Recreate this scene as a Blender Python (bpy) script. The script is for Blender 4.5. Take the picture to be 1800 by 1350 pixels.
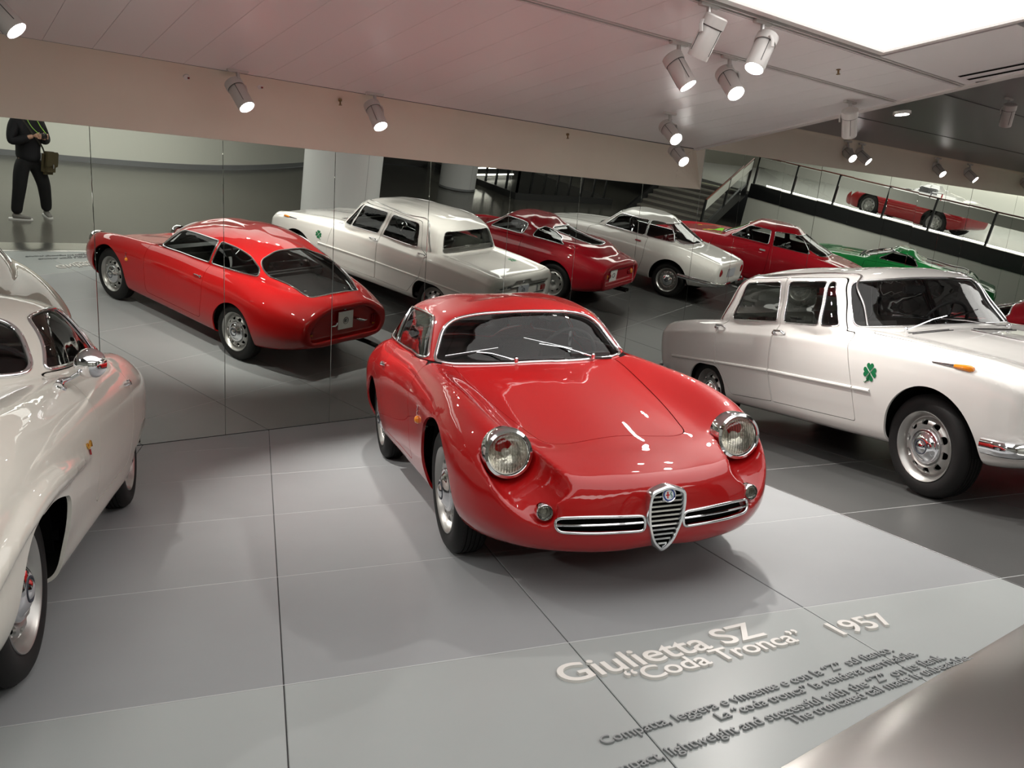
import bpy, bmesh, math, random, os
import numpy as np
from mathutils import Vector, Matrix
from mathutils.bvhtree import BVHTree
PI = math.pi
random.seed(7)
SC = bpy.context.scene
COL = SC.collection
for _o in list(bpy.data.objects):
    bpy.data.objects.remove(_o)

# ------------------------------------------------------------------ camera
# world: X runs along the mirror wall (to the right), the room lies at Y < 0, Z up
_f, _p, _r = 1444.3569, 0.12640, 0.01330
E_AX = Vector((0.80471, 0.59367, 0.0)); B_AX = Vector((-0.59367, 0.80471, 0.0))
def _tonew(v): return Vector((v.dot(E_AX), v.dot(B_AX), v.z))
_fw = Vector((0, math.cos(_p), -math.sin(_p))); _rt = Vector((1, 0, 0)); _dn = _fw.cross(_rt)
_R = math.cos(_r)*_rt + math.sin(_r)*_dn
_D = -math.sin(_r)*_rt + math.cos(_r)*_dn
_R, _D, _F = _tonew(_R), _tonew(_D), _tonew(_fw)
cam_d = bpy.data.cameras.new('camera'); cam = bpy.data.objects.new('camera', cam_d); COL.objects.link(cam)
cam_d.sensor_width = 36.0; cam_d.lens = _f*36/1800.0; cam_d.clip_start = 0.02; cam_d.clip_end = 200
M = Matrix.Identity(4)
for i in range(3):
    M[i][0] = _R[i]; M[i][1] = -_D[i]; M[i][2] = -_F[i]
M[0][3], M[1][3], M[2][3] = 0.0, -7.128, 1.3054
cam.matrix_world = M
SC.camera = cam

# ------------------------------------------------------------------ world, exposure
W = bpy.data.worlds.new('world'); SC.world = W; W.use_nodes = True
W.node_tree.nodes['Background'].inputs[0].default_value = (0.90, 0.93, 1.0, 1)
W.node_tree.nodes['Background'].inputs[1].default_value = 0.25
SC.view_settings.view_transform = 'Standard'; SC.view_settings.look = 'None'
SC.view_settings.gamma = 1.0; SC.view_settings.use_curve_mapping = False
SC.view_settings.exposure = 0.45

def area_light(name, loc, sx, sy, power, color=(1, 1, 1), rot=(0, 0, 0)):
    l = bpy.data.lights.new(name, 'AREA'); l.shape = 'RECTANGLE'; l.size = sx; l.size_y = sy
    l.energy = power; l.color = color
    o = bpy.data.objects.new(name, l); COL.objects.link(o); o.location = loc; o.rotation_euler = rot
    return o
# ------------------------------------------------------------------ materials
MAT = {}
def mat(name, col, rough=0.5, metal=0.0, coat=0.0, spec=0.5, emit=None, estr=0.0, noise=None, bump=None, back=None, coat_rough=0.03):
    if name in MAT: return MAT[name]
    m = bpy.data.materials.new(name); m.use_nodes = True
    nt = m.node_tree; b = nt.nodes['Principled BSDF']
    b.inputs['Base Color'].default_value = (*col, 1); b.inputs['Roughness'].default_value = rough
    b.inputs['Metallic'].default_value = metal; b.inputs['Coat Weight'].default_value = coat
    b.inputs['Coat Roughness'].default_value = coat_rough
    b.inputs['Specular IOR Level'].default_value = spec
    if emit:
        b.inputs['Emission Color'].default_value = (*emit, 1); b.inputs['Emission Strength'].default_value = estr
    if noise:     # (scale, amount): slight tone variation of the surface itself
        tc = nt.nodes.new('ShaderNodeTexCoord'); nz = nt.nodes.new('ShaderNodeTexNoise')
        nz.inputs['Scale'].default_value = noise[0]; nz.inputs['Detail'].default_value = 5
        rp = nt.nodes.new('ShaderNodeValToRGB')
        rp.color_ramp.elements[0].position = 0.3; rp.color_ramp.elements[1].position = 0.7
        rp.color_ramp.elements[0].color = (*[c*(1-noise[1]) for c in col], 1)
        rp.color_ramp.elements[1].color = (*[min(1, c*(1+noise[1])) for c in col], 1)
        nt.links.new(tc.outputs['Object'], nz.inputs['Vector']); nt.links.new(nz.outputs['Fac'], rp.inputs['Fac'])
        nt.links.new(rp.outputs['Color'], b.inputs['Base Color'])
    if bump:      # (scale, strength)
        tc = nt.nodes.new('ShaderNodeTexCoord'); nz = nt.nodes.new('ShaderNodeTexNoise')
        nz.inputs['Scale'].default_value = bump[0]; nz.inputs['Detail'].default_value = 4
        bp = nt.nodes.new('ShaderNodeBump'); bp.inputs['Strength'].default_value = bump[1]; bp.inputs['Distance'].default_value = 0.01
        nt.links.new(tc.outputs['Object'], nz.inputs['Vector']); nt.links.new(nz.outputs['Fac'], bp.inputs['Height'])
        nt.links.new(bp.outputs['Normal'], b.inputs['Normal'])
    if back:      # the inner face of a body panel is trimmed in another colour
        g = nt.nodes.new('ShaderNodeNewGeometry'); b2 = nt.nodes.new('ShaderNodeBsdfPrincipled')
        b2.inputs['Base Color'].default_value = (*back, 1); b2.inputs['Roughness'].default_value = 0.8
        mx = nt.nodes.new('ShaderNodeMixShader'); out = nt.nodes['Material Output']
        nt.links.new(g.outputs['Backfacing'], mx.inputs[0]); nt.links.new(b.outputs[0], mx.inputs[1])
        nt.links.new(b2.outputs[0], mx.inputs[2]); nt.links.new(mx.outputs[0], out.inputs['Surface'])
    MAT[name] = m
    return m
def glass_mat(name, tint, ior=1.5, rough=0.0):
    if name in MAT: return MAT[name]
    m = bpy.data.materials.new(name); m.use_nodes = True; nt = m.node_tree; nt.nodes.clear()
    t = nt.nodes.new('ShaderNodeBsdfTransparent'); t.inputs[0].default_value = (*tint, 1)
    g = nt.nodes.new('ShaderNodeBsdfGlossy'); g.inputs['Roughness'].default_value = rough
    fr = nt.nodes.new('ShaderNodeFresnel'); fr.inputs[0].default_value = ior
    mx = nt.nodes.new('ShaderNodeMixShader'); out = nt.nodes.new('ShaderNodeOutputMaterial')
    nt.links.new(fr.outputs[0], mx.inputs[0]); nt.links.new(t.outputs[0], mx.inputs[1]); nt.links.new(g.outputs[0], mx.inputs[2])
    nt.links.new(mx.outputs[0], out.inputs[0])
    MAT[name] = m
    return m
CHROME = mat('chrome', (0.80, 0.81, 0.83), 0.06, 1.0)
SATIN = mat('satin_alloy', (0.56, 0.56, 0.55), 0.30, 1.0)
WHEELSILVER = mat('wheel_silver', (0.40, 0.395, 0.38), 0.33, 0.8)
RUBBER = mat('tyre_rubber', (0.009, 0.0085, 0.0085), 0.6, spec=0.25)
BLACK = mat('black_void', (0.004, 0.004, 0.004), 0.9, spec=0.1)
DARKTRIM = mat('dark_trim', (0.018, 0.017, 0.018), 0.65)
VINYL = mat('black_vinyl', (0.03, 0.028, 0.028), 0.45, bump=(60, .1))
GREYCLOTH = mat('grey_cloth', (0.16, 0.15, 0.145), 0.8, bump=(200, .2))
GLASS = glass_mat('window_glass', (0.91, 0.93, 0.92))
LAMPGLASS = glass_mat('lamp_glass', (0.93, 0.93, 0.90), 1.45)
AMBER = mat('amber_lens', (0.75, 0.23, 0.01), 0.15, coat=0.6)
REDLENS = mat('red_lens', (0.24, 0.002, 0.006), 0.12, coat=0.8)
CLEARLENS = mat('clear_lens', (0.55, 0.53, 0.50), 0.12, coat=0.8)
REFLECTOR = mat('lamp_reflector', (0.93, 0.91, 0.87), 0.22, 1.0, bump=(40, .6))
PAPER = mat('white_card', (0.80, 0.80, 0.78), 0.6)
INK = mat('dark_print', (0.03, 0.035, 0.05), 0.6)

# ------------------------------------------------------------------ object helpers
def obj(name, me, parent=None, m=None, loc=None, rot=None):
    o = bpy.data.objects.new(name, me); COL.objects.link(o)
    if parent: o.parent = parent
    if m is not None and me is not None:
        me.materials.clear(); me.materials.append(m)
    if loc: o.location = loc
    if rot: o.rotation_euler = rot
    return o
def tag(o, label, cat, group=None):
    o['label'] = label; o['category'] = cat
    if group: o['group'] = group
    return o
def thing(name, label, cat, loc=(0, 0, 0), rz=0.0, group=None):
    o = bpy.data.objects.new(name, None); COL.objects.link(o); o.empty_display_size = 0.1
    o.location = loc; o.rotation_euler = (0, 0, rz)
    return tag(o, label, cat, group)
def struct(o): o['kind'] = 'structure'; return o
def npmesh(name, V, F, N=None, smooth=True):
    V = np.asarray(V, np.float32); F = np.asarray(F, np.int32)
    me = bpy.data.meshes.new(name); k = F.shape[1]
    me.vertices.add(len(V)); me.vertices.foreach_set('co', V.ravel())
    me.loops.add(F.size); me.loops.foreach_set('vertex_index', F.ravel())
    me.polygons.add(len(F)); me.polygons.foreach_set('loop_start', np.arange(0, F.size, k, dtype=np.int32))
    try: me.polygons.foreach_set('loop_total', np.full(len(F), k, np.int32))
    except Exception: pass
    me.update(calc_edges=True); me.validate()
    me.polygons.foreach_set('use_smooth', np.full(len(me.polygons), smooth))
    if N is not None and len(me.vertices) == len(N):
        me.normals_split_custom_set_from_vertices([tuple(x) for x in np.asarray(N, float)])
    return me
class MB:
    """collects primitive shapes into one mesh"""
    def __init__(s): s.v = []; s.f = []
    def add(s, V, F):
        b = len(s.v); s.v += [tuple(v) for v in V]; s.f += [tuple(i+b for i in f) for f in F]; return s
    def box(s, c, d, rot=None, bev=0.0):
        bm = bmesh.new(); bmesh.ops.create_cube(bm, size=1.0)
        for v in bm.verts: v.co = Vector((v.co.x*d[0], v.co.y*d[1], v.co.z*d[2]))
        if bev > 0: bmesh.ops.bevel(bm, geom=bm.edges[:], offset=bev, segments=2, affect='EDGES')
        if rot is not None: bmesh.ops.transform(bm, matrix=rot.to_4x4(), verts=bm.verts)
        bm.verts.index_update()
        s.add([v.co+Vector(c) for v in bm.verts], [[v.index for v in f.verts] for f in bm.faces]); bm.free(); return s
    def lathe(s, prof, M=None, n=24, close=True):
        """profile [(r, h)] about +Z of matrix M"""
        V = []; F = []
        for r, h in prof:
            for k in range(n):
                a = 2*PI*k/n; V.append(Vector((r*math.cos(a), r*math.sin(a), h)))
        for i in range(len(prof)-1):
            for k in range(n):
                a, b = i*n+k, i*n+(k+1) % n; F.append((a, b, b+n, a+n))
        if close:
            if prof[0][0] > 1e-6: F.append(tuple(range(n-1, -1, -1)))
            if prof[-1][0] > 1e-6: F.append(tuple(range((len(prof)-1)*n, len(prof)*n)))
        if M is not None: V = [M @ v for v in V]
        return s.add(V, F)
    def tube(s, P, r, n=8, closed=False, flat=None):
        """sweep; r may be a list; flat=(a,b) gives an elliptical section"""
        V, F = tube_np(np.array([tuple(p) for p in P], float), r, n, closed, flat); return s.add(V.tolist(), F.tolist() if not isinstance(F, list) else F)
    def prism(s, poly, z0, z1, M=None):
        n = len(poly); V = [Vector((p[0], p[1], z0)) for p in poly]+[Vector((p[0], p[1], z1)) for p in poly]
        F = [tuple(range(n-1, -1, -1)), tuple(range(n, 2*n))]+[(i, (i+1) % n, n+(i+1) % n, n+i) for i in range(n)]
        if M is not None: V = [M @ v for v in V]
        return s.add(V, F)
    def mesh(s, name, smooth=True, angle=35):
        me = bpy.data.meshes.new(name); me.from_pydata([tuple(v) for v in s.v], [], s.f); me.update()
        bm = bmesh.new(); bm.from_mesh(me); bmesh.ops.remove_doubles(bm, verts=bm.verts, dist=1e-6)
        bmesh.ops.recalc_face_normals(bm, faces=bm.faces); bm.to_mesh(me); bm.free()
        if smooth:
            me.polygons.foreach_set('use_smooth', [True]*len(me.polygons)); me.set_sharp_from_angle(angle=math.radians(angle))
        return me
    def obj(s, name, m, parent=None, smooth=True, angle=35, loc=None, rot=None):
        return obj(name, s.mesh(name, smooth, angle), parent, m, loc, rot)
def tube_np(P, r, n=8, closed=False, flat=None):
    k = len(P); T = np.zeros_like(P)
    if closed: T = np.roll(P, -1, 0)-np.roll(P, 1, 0)
    else:
        T[1:-1] = P[2:]-P[:-2]; T[0] = P[1]-P[0]; T[-1] = P[-1]-P[-2]
    T /= np.linalg.norm(T, axis=1, keepdims=True)+1e-12
    up = np.array([0, 0, 1.0]) if abs(T[0, 2]) < .9 else np.array([1.0, 0, 0])
    A = np.zeros_like(P); a = np.cross(T[0], up); a /= np.linalg.norm(a)
    for i in range(k):
        a = a-T[i]*a.dot(T[i]); a /= np.linalg.norm(a)+1e-12; A[i] = a
    Bn = np.cross(T, A); R = np.broadcast_to(np.asarray(r, float), (k,))
    fa, fb = flat if flat else (1, 1)
    V = np.concatenate([(P+R[:, None]*(fa*math.cos(t)*A+fb*math.sin(t)*Bn))[:, None] for t in np.arange(n)*2*PI/n], 1).reshape(-1, 3)
    F = []
    for i in range(k if closed else k-1):
        j = (i+1) % k
        for q in range(n): F.append((i*n+q, i*n+(q+1) % n, j*n+(q+1) % n, j*n+q))
    if not closed: F += [tuple(range(n-1, -1, -1)), tuple(range((k-1)*n, k*n))]
    return V, F
def axis_matrix(loc, d, up=(0, 0, 1)):
    z = Vector(d).normalized(); u = Vector(up)
    if abs(z.dot(u)) > .98: u = Vector((1, 0, 0))
    x = u.cross(z).normalized(); y = z.cross(x)
    m = Matrix.Identity(4)
    for i in range(3): m[i][0], m[i][1], m[i][2], m[i][3] = x[i], y[i], z[i], loc[i]
    return m
def rpoly(pts, seg=6):
    """polygon whose corners (u, v, radius) are rounded"""
    out = []; n = len(pts)
    for i in range(n):
        p = np.array(pts[i][:2], float); r = pts[i][2] if len(pts[i]) > 2 else 0
        a = np.array(pts[i-1][:2], float)-p; b = np.array(pts[(i+1) % n][:2], float)-p
        la, lb = np.linalg.norm(a), np.linalg.norm(b); r = min(r, .49*la, .49*lb)
        if r < 1e-5: out.append(p); continue
        s, e = p+a/la*r, p+b/lb*r
        for t in np.linspace(0, 1, seg+1): out.append((1-t)**2*s+2*t*(1-t)*p+t*t*e)
    return np.array(out)
def herm(P, k, closed=False, chord=None):
    """interpolating Hermite curve through rows of P, k samples per span"""
    P = np.asarray(P, float); n = len(P)
    Q = np.concatenate([P[-1:], P, P[:2]]) if closed else P
    d = np.linalg.norm(np.diff(Q.reshape(len(Q), -1), axis=0), axis=1)+1e-9
    sl = np.diff(Q, axis=0)/d.reshape(-1, *([1]*(P.ndim-1))); m = np.zeros_like(Q)
    dd = d.reshape(-1, *([1]*(P.ndim-1)))
    m[1:-1] = (sl[:-1]*dd[1:]+sl[1:]*dd[:-1])/(dd[1:]+dd[:-1])
    m[0] = sl[0]; m[-1] = sl[-1]
    out = []; rng = range(1, n+1) if closed else range(n-1)
    for i in rng:
        for t in np.arange(k)/k:
            h = d[i]; t2, t3 = t*t, t*t*t
            out.append((2*t3-3*t2+1)*Q[i]+(t3-2*t2+t)*h*m[i]+(-2*t3+3*t2)*Q[i+1]+(t3-t2)*h*m[i+1])
    if not closed: out.append(Q[-1])
    return np.array(out)
# ------------------------------------------------------------------ car bodies
# A body is a smooth surface grown from a net of measured points; it is then cut along
# the outlines of its doors, lids, wheel arches and windows into separate panels.
def net_mesh(net, ks=5, kc=5, ghost0=True, ghost1=True):
    """net[i][j] = point on the half section; mirrored about y=0 into one closed mesh"""
    rows = []
    for row in net:
        row = np.array(row, float); a = row
        if ghost1: a = np.concatenate([a, [row[-2]*[1, -1, 1]]])
        if ghost0: a = np.concatenate([[row[1]*[1, -1, 1]], a])
        c = herm(a, kc)
        s = kc if ghost0 else 0; e = len(c)-(kc if ghost1 else 0)
        rows.append(c[s:e])
    G = np.array(rows)                       # stations x samples x 3
    G = np.stack([herm(G[:, j], ks) for j in range(G.shape[1])], 1)
    return G
def grid_closed(G):
    """half sections from bottom centre to top centre -> closed body, ends capped"""
    G = G.copy(); G[:, 0, 1] = 0; G[:, -1, 1] = 0
    S, J = G.shape[:2]; L = np.concatenate([G, G[:, -2:0:-1]*[1, -1, 1]], 1); J2 = L.shape[1]
    V = L.reshape(-1, 3).tolist(); F = []
    for i in range(S-1):
        for j in range(J2):
            a, b = i*J2+j, i*J2+(j+1) % J2; F.append((a, b, b+J2, a+J2))
    for base in (0, (S-1)*J2):
        c = len(V); V.append(np.mean(L[0 if base == 0 else -1], 0).tolist())
        for j in range(J2): F.append((base+j, base+(j+1) % J2, c))
    return V, F
def grid_house(G):
    """rows: base ring .. spine, columns: front centre .. rear centre -> closed greenhouse"""
    G = G.copy(); G[:, 0, 1] = 0; G[:, -1, 1] = 0; G[-1, :, 1] = 0
    S, J = G.shape[:2]; L = np.concatenate([G, G[:, -2:0:-1]*[1, -1, 1]], 1); J2 = L.shape[1]
    V = L.reshape(-1, 3).tolist(); F = []
    for i in range(S-1):
        for j in range(J2):
            a, b = i*J2+j, i*J2+(j+1) % J2; F.append((a, b, b+J2, a+J2))
    c = len(V); V.append([G[0, :, 0].mean(), 0, G[0, :, 2].mean()-.02])
    for j in range(J2): F.append((j, (j+1) % J2, c))
    return V, F
def bm_mesh(V, F):
    me = bpy.data.meshes.new('tmp'); me.from_pydata([tuple(v) for v in V], [], F)
    bm = bmesh.new(); bm.from_mesh(me); bmesh.ops.remove_doubles(bm, verts=bm.verts, dist=2e-4)
    bmesh.ops.dissolve_degenerate(bm, edges=bm.edges, dist=1e-5)
    bmesh.ops.recalc_face_normals(bm, faces=bm.faces); bm.to_mesh(me); bm.free(); return me
def evaluated(o):
    dg = bpy.context.evaluated_depsgraph_get(); dg.update()
    return bpy.data.meshes.new_from_object(o.evaluated_get(dg))
def cut_solid(me, cutters):
    if not cutters: return me
    o = obj('tmp', me); cs = []
    for c in cutters:
        co = obj('tmpc', c); cs.append(co)
        md = o.modifiers.new('b', 'BOOLEAN'); md.operation = 'DIFFERENCE'; md.object = co; md.solver = 'EXACT'
    r = evaluated(o)
    for x in cs+[o]: bpy.data.objects.remove(x)
    return r
def fuse(meshes, voxel, smooth):
    Vs = []; Fs = []; b = 0
    for me in meshes:
        Vs += [tuple(v.co) for v in me.vertices]; Fs += [tuple(i+b for i in p.vertices) for p in me.polygons]; b = len(Vs)
    me = bpy.data.meshes.new('f'); me.from_pydata(Vs, [], Fs); me.update()
    o = obj('tmp', me); md = o.modifiers.new('r', 'REMESH'); md.mode = 'VOXEL'; md.voxel_size = voxel
    sm = o.modifiers.new('s', 'SMOOTH'); sm.factor = 0.5; sm.iterations = smooth
    tr = o.modifiers.new('t', 'TRIANGULATE')
    r = evaluated(o); bpy.data.objects.remove(o)
    n = len(r.vertices); V = np.empty(n*3, np.float32); r.vertices.foreach_get('co', V); V = V.reshape(-1, 3).astype(float)
    F = np.empty(len(r.loops), np.int32); r.loops.foreach_get('vertex_index', F); F = F.reshape(-1, 3)
    return V, F
def seg_sd(P, poly):
    A = poly; B = np.roll(poly, -1, 0); best = np.full(len(P), 1e9); ins = np.zeros(len(P), bool)
    for a, b in zip(A, B):
        d = b-a; L = d.dot(d)+1e-15; t = np.clip(((P-a)@d)/L, 0, 1)
        q = P-a-t[:, None]*d; best = np.minimum(best, (q*q).sum(1))
        c = (a[1] > P[:, 1]) != (b[1] > P[:, 1])
        if c.any(): ins ^= c & (P[:, 0] < (b[0]-a[0])*(P[:, 1]-a[1])/((b[1]-a[1]) if abs(b[1]-a[1]) > 1e-12 else 1e-12)+a[0])
    s = np.sqrt(best); s[ins] *= -1; return s
PROJ = {'side': (0, 2), 'front': (1, 2), 'top': (0, 1)}
class Surf:
    def __init__(s, V, F):
        s.V, s.F = V, F; s.normals(); s.G = np.zeros(len(F), int); s.names = {}
    def normals(s):
        a, b, c = s.V[s.F[:, 0]], s.V[s.F[:, 1]], s.V[s.F[:, 2]]; fn = np.cross(b-a, c-a); N = np.zeros_like(s.V)
        for k in range(3): np.add.at(N, s.F[:, k], fn)
        s.N = N/(np.linalg.norm(N, axis=1, keepdims=True)+1e-12)
        if (s.V*s.N).sum() < 0: s.F = s.F[:, ::-1].copy(); s.N = -s.N
    def split(s, sd, cand, level):
        val = sd-level; val[np.abs(val) < 2e-5] = 2e-5
        neg = val < 0; fm = cand[s.F].all(1); ng = neg[s.F]; cr = fm & ng.any(1) & ~ng.all(1)
        idx = np.nonzero(cr)[0]
        if len(idx) == 0: return sd, cand
        T = s.F[idx]; TG = s.G[idx]; nv = []; ed = {}; nf = []; ngp = []
        base = len(s.V)
        def mid(a, b):
            k = (a, b) if a < b else (b, a)
            if k not in ed:
                t = val[k[0]]/(val[k[0]]-val[k[1]]); ed[k] = base+len(nv); nv.append((k[0], k[1], t))
            return ed[k]
        for (a, b, c), g in zip(T.tolist(), TG.tolist()):
            n3 = (neg[a], neg[b], neg[c])
            if sum(n3) == 1: k = n3.index(True)
            else: k = n3.index(False)
            a, b, c = (a, b, c)[k:]+(a, b, c)[:k]
            p, q = mid(a, b), mid(a, c)
            nf += [(a, p, q), (p, b, c), (p, c, q)]; ngp += [g]*3
        I = np.array([x[0] for x in nv]); J = np.array([x[1] for x in nv]); t = np.array([x[2] for x in nv])[:, None]
        s.V = np.concatenate([s.V, s.V[I]*(1-t)+s.V[J]*t]); N = s.N[I]*(1-t)+s.N[J]*t
        s.N = np.concatenate([s.N, N/np.linalg.norm(N, axis=1, keepdims=True)])
        keep = np.ones(len(s.F), bool); keep[idx] = False
        s.F = np.concatenate([s.F[keep], np.array(nf)]); s.G = np.concatenate([s.G[keep], np.array(ngp)])
        return np.concatenate([sd, (sd[I]*(1-t[:, 0])+sd[J]*t[:, 0])]), np.concatenate([cand, np.ones(len(I), bool)])
    def cut(s, name, poly, plane, mask, gap=0.0, only=(0,)):
        """faces inside the outline become panel `name`; a rim of width `gap` becomes the shut line"""
        i, j = PROJ[plane]; poly = np.asarray(poly, float); lo, hi = poly.min(0)-.06, poly.max(0)+.06
        P = s.V[:, [i, j]]; cand = mask(s.V, s.N) & (P > lo).all(1) & (P < hi).all(1)
        sd = np.full(len(s.V), 1.0)
        if not cand.any(): print('no cand', name); return
        sd[cand] = seg_sd(P[cand], poly)
        sd, cand = s.split(sd, cand, 0.0)
        if gap: sd, cand = s.split(sd, cand, -gap)
        c = sd[s.F].mean(1); f = cand[s.F].all(1) & np.isin(s.G, only)
        gid = s.names.setdefault(name, len(s.names)+1)
        if gap:
            g2 = s.names.setdefault('panel_gap', len(s.names)+1); s.G[f & (c < 0)] = g2; s.G[f & (c < -gap)] = gid
        else: s.G[f & (c < 0)] = gid
    def take(s, name):
        F = s.F[s.G == (0 if name is None else s.names[name])]
        u, inv = np.unique(F, return_inverse=True); return s.V[u], s.N[u], inv.reshape(-1, 3)
def boundary(F):
    e = np.concatenate([F[:, [0, 1]], F[:, [1, 2]], F[:, [2, 0]]]); k = e.min(1).astype(np.int64)*10**7+e.max(1)
    u, ix, ct = np.unique(k, return_index=True, return_counts=True); return e[ix[ct == 1]]
def loops_of(B):
    nxt = {}
    for a, b in B.tolist(): nxt.setdefault(a, []).append(b)
    out = []
    while nxt:
        st = next(iter(nxt)); L = [st]; cur = st
        while cur in nxt:
            n = nxt[cur].pop()
            if not nxt[cur]: del nxt[cur]
            if n == st: break
            L.append(n); cur = n
        out.append(L)
    return out
def resample(P, step, closed=True):
    Q = np.concatenate([P, P[:1]]) if closed else P; d = np.r_[0, np.cumsum(np.linalg.norm(np.diff(Q, axis=0), axis=1))]
    n = max(8, int(d[-1]/step)); t = np.linspace(0, d[-1], n, endpoint=not closed)
    return np.stack([np.interp(t, d, Q[:, k]) for k in range(3)], 1)
def loop_tube(V, N, F, r, off=0.0, step=.014, flat=None, sm=2):
    VV = []; FF = []
    for L in loops_of(boundary(F)):
        if len(L) < 12: continue
        P = resample(V[L]+N[L]*off, step)
        for _ in range(sm): P = .5*P+.25*(np.roll(P, 1, 0)+np.roll(P, -1, 0))
        v, f = tube_np(P, r, 8, True, flat); b = sum(len(x) for x in VV); VV.append(v); FF += [tuple(i+b for i in q) for q in f]
    return np.concatenate(VV), np.array(FF)
def lip(V, N, F, depth, keep=None):
    """returned edge turned inwards along panel boundaries"""
    B = boundary(F)
    if keep is not None: B = B[keep(V[B].mean(1))]
    if not len(B): return None
    a, b = B[:, 0], B[:, 1]; n = len(B)
    VV = np.concatenate([V[a], V[b], V[b]-N[b]*depth, V[a]-N[a]*depth]); i = np.arange(n)
    return VV, np.stack([i+n, i, i+3*n, i+2*n], 1)
def side(sgn, ymin=.25): return lambda V, N: V[:, 1]*sgn > ymin
def mirror_poly(p): return np.array(p)*[-1, 1]
# ------------------------------------------------------------------ the hall
TILT = math.tan(0.15185)            # the mirror wall leans towards the viewer
def ceil_z(x): return 2.945-.0275*x
PALE = mat('pale_wall', (0.74, 0.75, 0.68), 0.55)
BEIGE = mat('beige_plaster', (0.84, 0.775, 0.665), 0.75, noise=(1.5, .03))
CEIL = mat('ceiling_metal', (0.88, 0.865, 0.87), 0.40, .05)
CEILTRIM = mat('ceiling_trim', (0.78, 0.75, 0.73), 0.4)
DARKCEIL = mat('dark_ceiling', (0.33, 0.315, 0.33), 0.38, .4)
JOINT = mat('joint_dark', (0.10, 0.10, 0.10), 0.8)
TILE_L = mat('floor_light', (0.255, 0.265, 0.272), 0.42, 0, 0, .35, noise=(2.2, .03))
TILE_D = mat('floor_dark', (0.062, 0.063, 0.062), 0.36, 0, 0, .4, noise=(2.2, .04))
TILE_G = mat('floor_glass', (0.305, 0.325, 0.322), 0.30, 0, 0, .4, noise=(1.6, .03))
VISIT = mat('visitor_floor', (0.10, 0.096, 0.083), 0.20, 0, 0, .5, noise=(.8, .05))
STEEL = mat('brushed_steel', (0.60, 0.585, 0.56), 0.22, 1.0)
MIRROR = mat('mirror_glass', (0.74, 0.765, 0.72), 0.0, 1.0)
BLACKBAND = mat('black_band', (0.012, 0.013, 0.014), 0.35)
WOOD = mat('handrail_wood', (0.16, 0.045, 0.025), 0.4)
GLOW = mat('luminous_ceiling', (0.9, 0.9, 0.9), 0.6, emit=(1.0, 0.985, 0.96), estr=1.35)
HALL_FILL = mat('hall_fill_glow', (0.9, 0.9, 0.9), 0.6, emit=(1.0, 0.985, 0.94), estr=3.3)
GALLERY_FILL = mat('gallery_fill_glow', (0.9, 0.9, 0.9), 0.6, emit=(1.0, 0.985, 0.94), estr=1.5)
def plane_box(name, V, m, parent=None, kind=True):
    o = MB().add(V, [tuple(range(len(V)))]).obj(name, m, parent, False)
    return struct(o) if kind else o
def slab(name, x0, x1, y0, y1, z0, z1, m, parent=None):
    o = MB().box(((x0+x1)/2, (y0+y1)/2, (z0+z1)/2), (x1-x0, y1-y0, z1-z0)).obj(name, m, parent, False)
    return o if parent else struct(o)
# floor: slab, tiles of the display platform, steel edge, visitors' floor
U = np.array([-.3355, -.9420]); Cc = np.array([.9420, -.3355])     # tile axes = parking direction of the cars
floor = slab('floor', -12, 30, -17, .6, -.12, -.012, VISIT)
def clip(P, n, d):
    out = []
    for i in range(len(P)):
        a, b = P[i-1], P[i]; da, db = a.dot(n)-d, b.dot(n)-d
        if (da <= 0) != (db <= 0): out.append(a+(b-a)*(da/(da-db)))
        if db <= 0: out.append(b)
    return out
for iu in range(-12, 8):
    for il in range(-9, 24):
        l0, l1 = 2.40+.995*il, 2.40+.995*(il+1); u0, u1 = 1.98+1.04*iu, 1.98+1.04*(iu+1); j = .0022
        P = [Cc*a+U*b for a, b in ((l0+j, u0+j), (l1-j, u0+j), (l1-j, u1-j), (l0+j, u1-j))]
        for n, d in ((np.array([0, 1.]), -.004), (np.array([0, -1.]), 5.898), (np.array([1., 0]), 20.6), (np.array([-1., 0]), 6.0)): 
            P = clip(P, n, d) if len(P) else P
        if len(P) < 3: continue
        A = np.array(P); ar = abs(sum(A[i-1][0]*A[i][1]-A[i][0]*A[i-1][1] for i in range(len(A))))/2
        if ar < .002: continue
        c = A.mean(0); lm = (l0+l1)/2; um = (u0+u1)/2
        m = TILE_D if lm > 5.38 else (TILE_G if um > 4.06 else TILE_L)
        if A[:, 0].max() < -4.5 or A[:, 0].min() > 14.5:            # far tiles: plain
            pass
        b = MB(); q = [tuple(x) for x in A]; n = len(q)
        inn = [tuple(c+(np.array(x)-c)*(1-.004/max(.02, np.linalg.norm(np.array(x)-c)))) for x in q]
        b.add([(x, y, -.011) for x, y in q]+[(x, y, -.0015) for x, y in q]+[(x, y, 0) for x, y in inn],
              [(i, (i+1) % n, n+(i+1) % n, n+i) for i in range(n)]+[(n+i, n+(i+1) % n, 2*n+(i+1) % n, 2*n+i) for i in range(n)]+[tuple(range(2*n, 3*n))])
        b.obj('floor_tile', m, floor, False)
fj = MB().add([(-6, -5.9, -.0095), (20.6, -5.9, -.0095), (20.6, 0, -.0095), (-6, 0, -.0095)], [(0, 1, 2, 3)]).obj('tile_joint', JOINT, floor, False)
EDGEGLINT = mat('joint_highlight', (0.46, 0.47, 0.47), 0.4)
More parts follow.
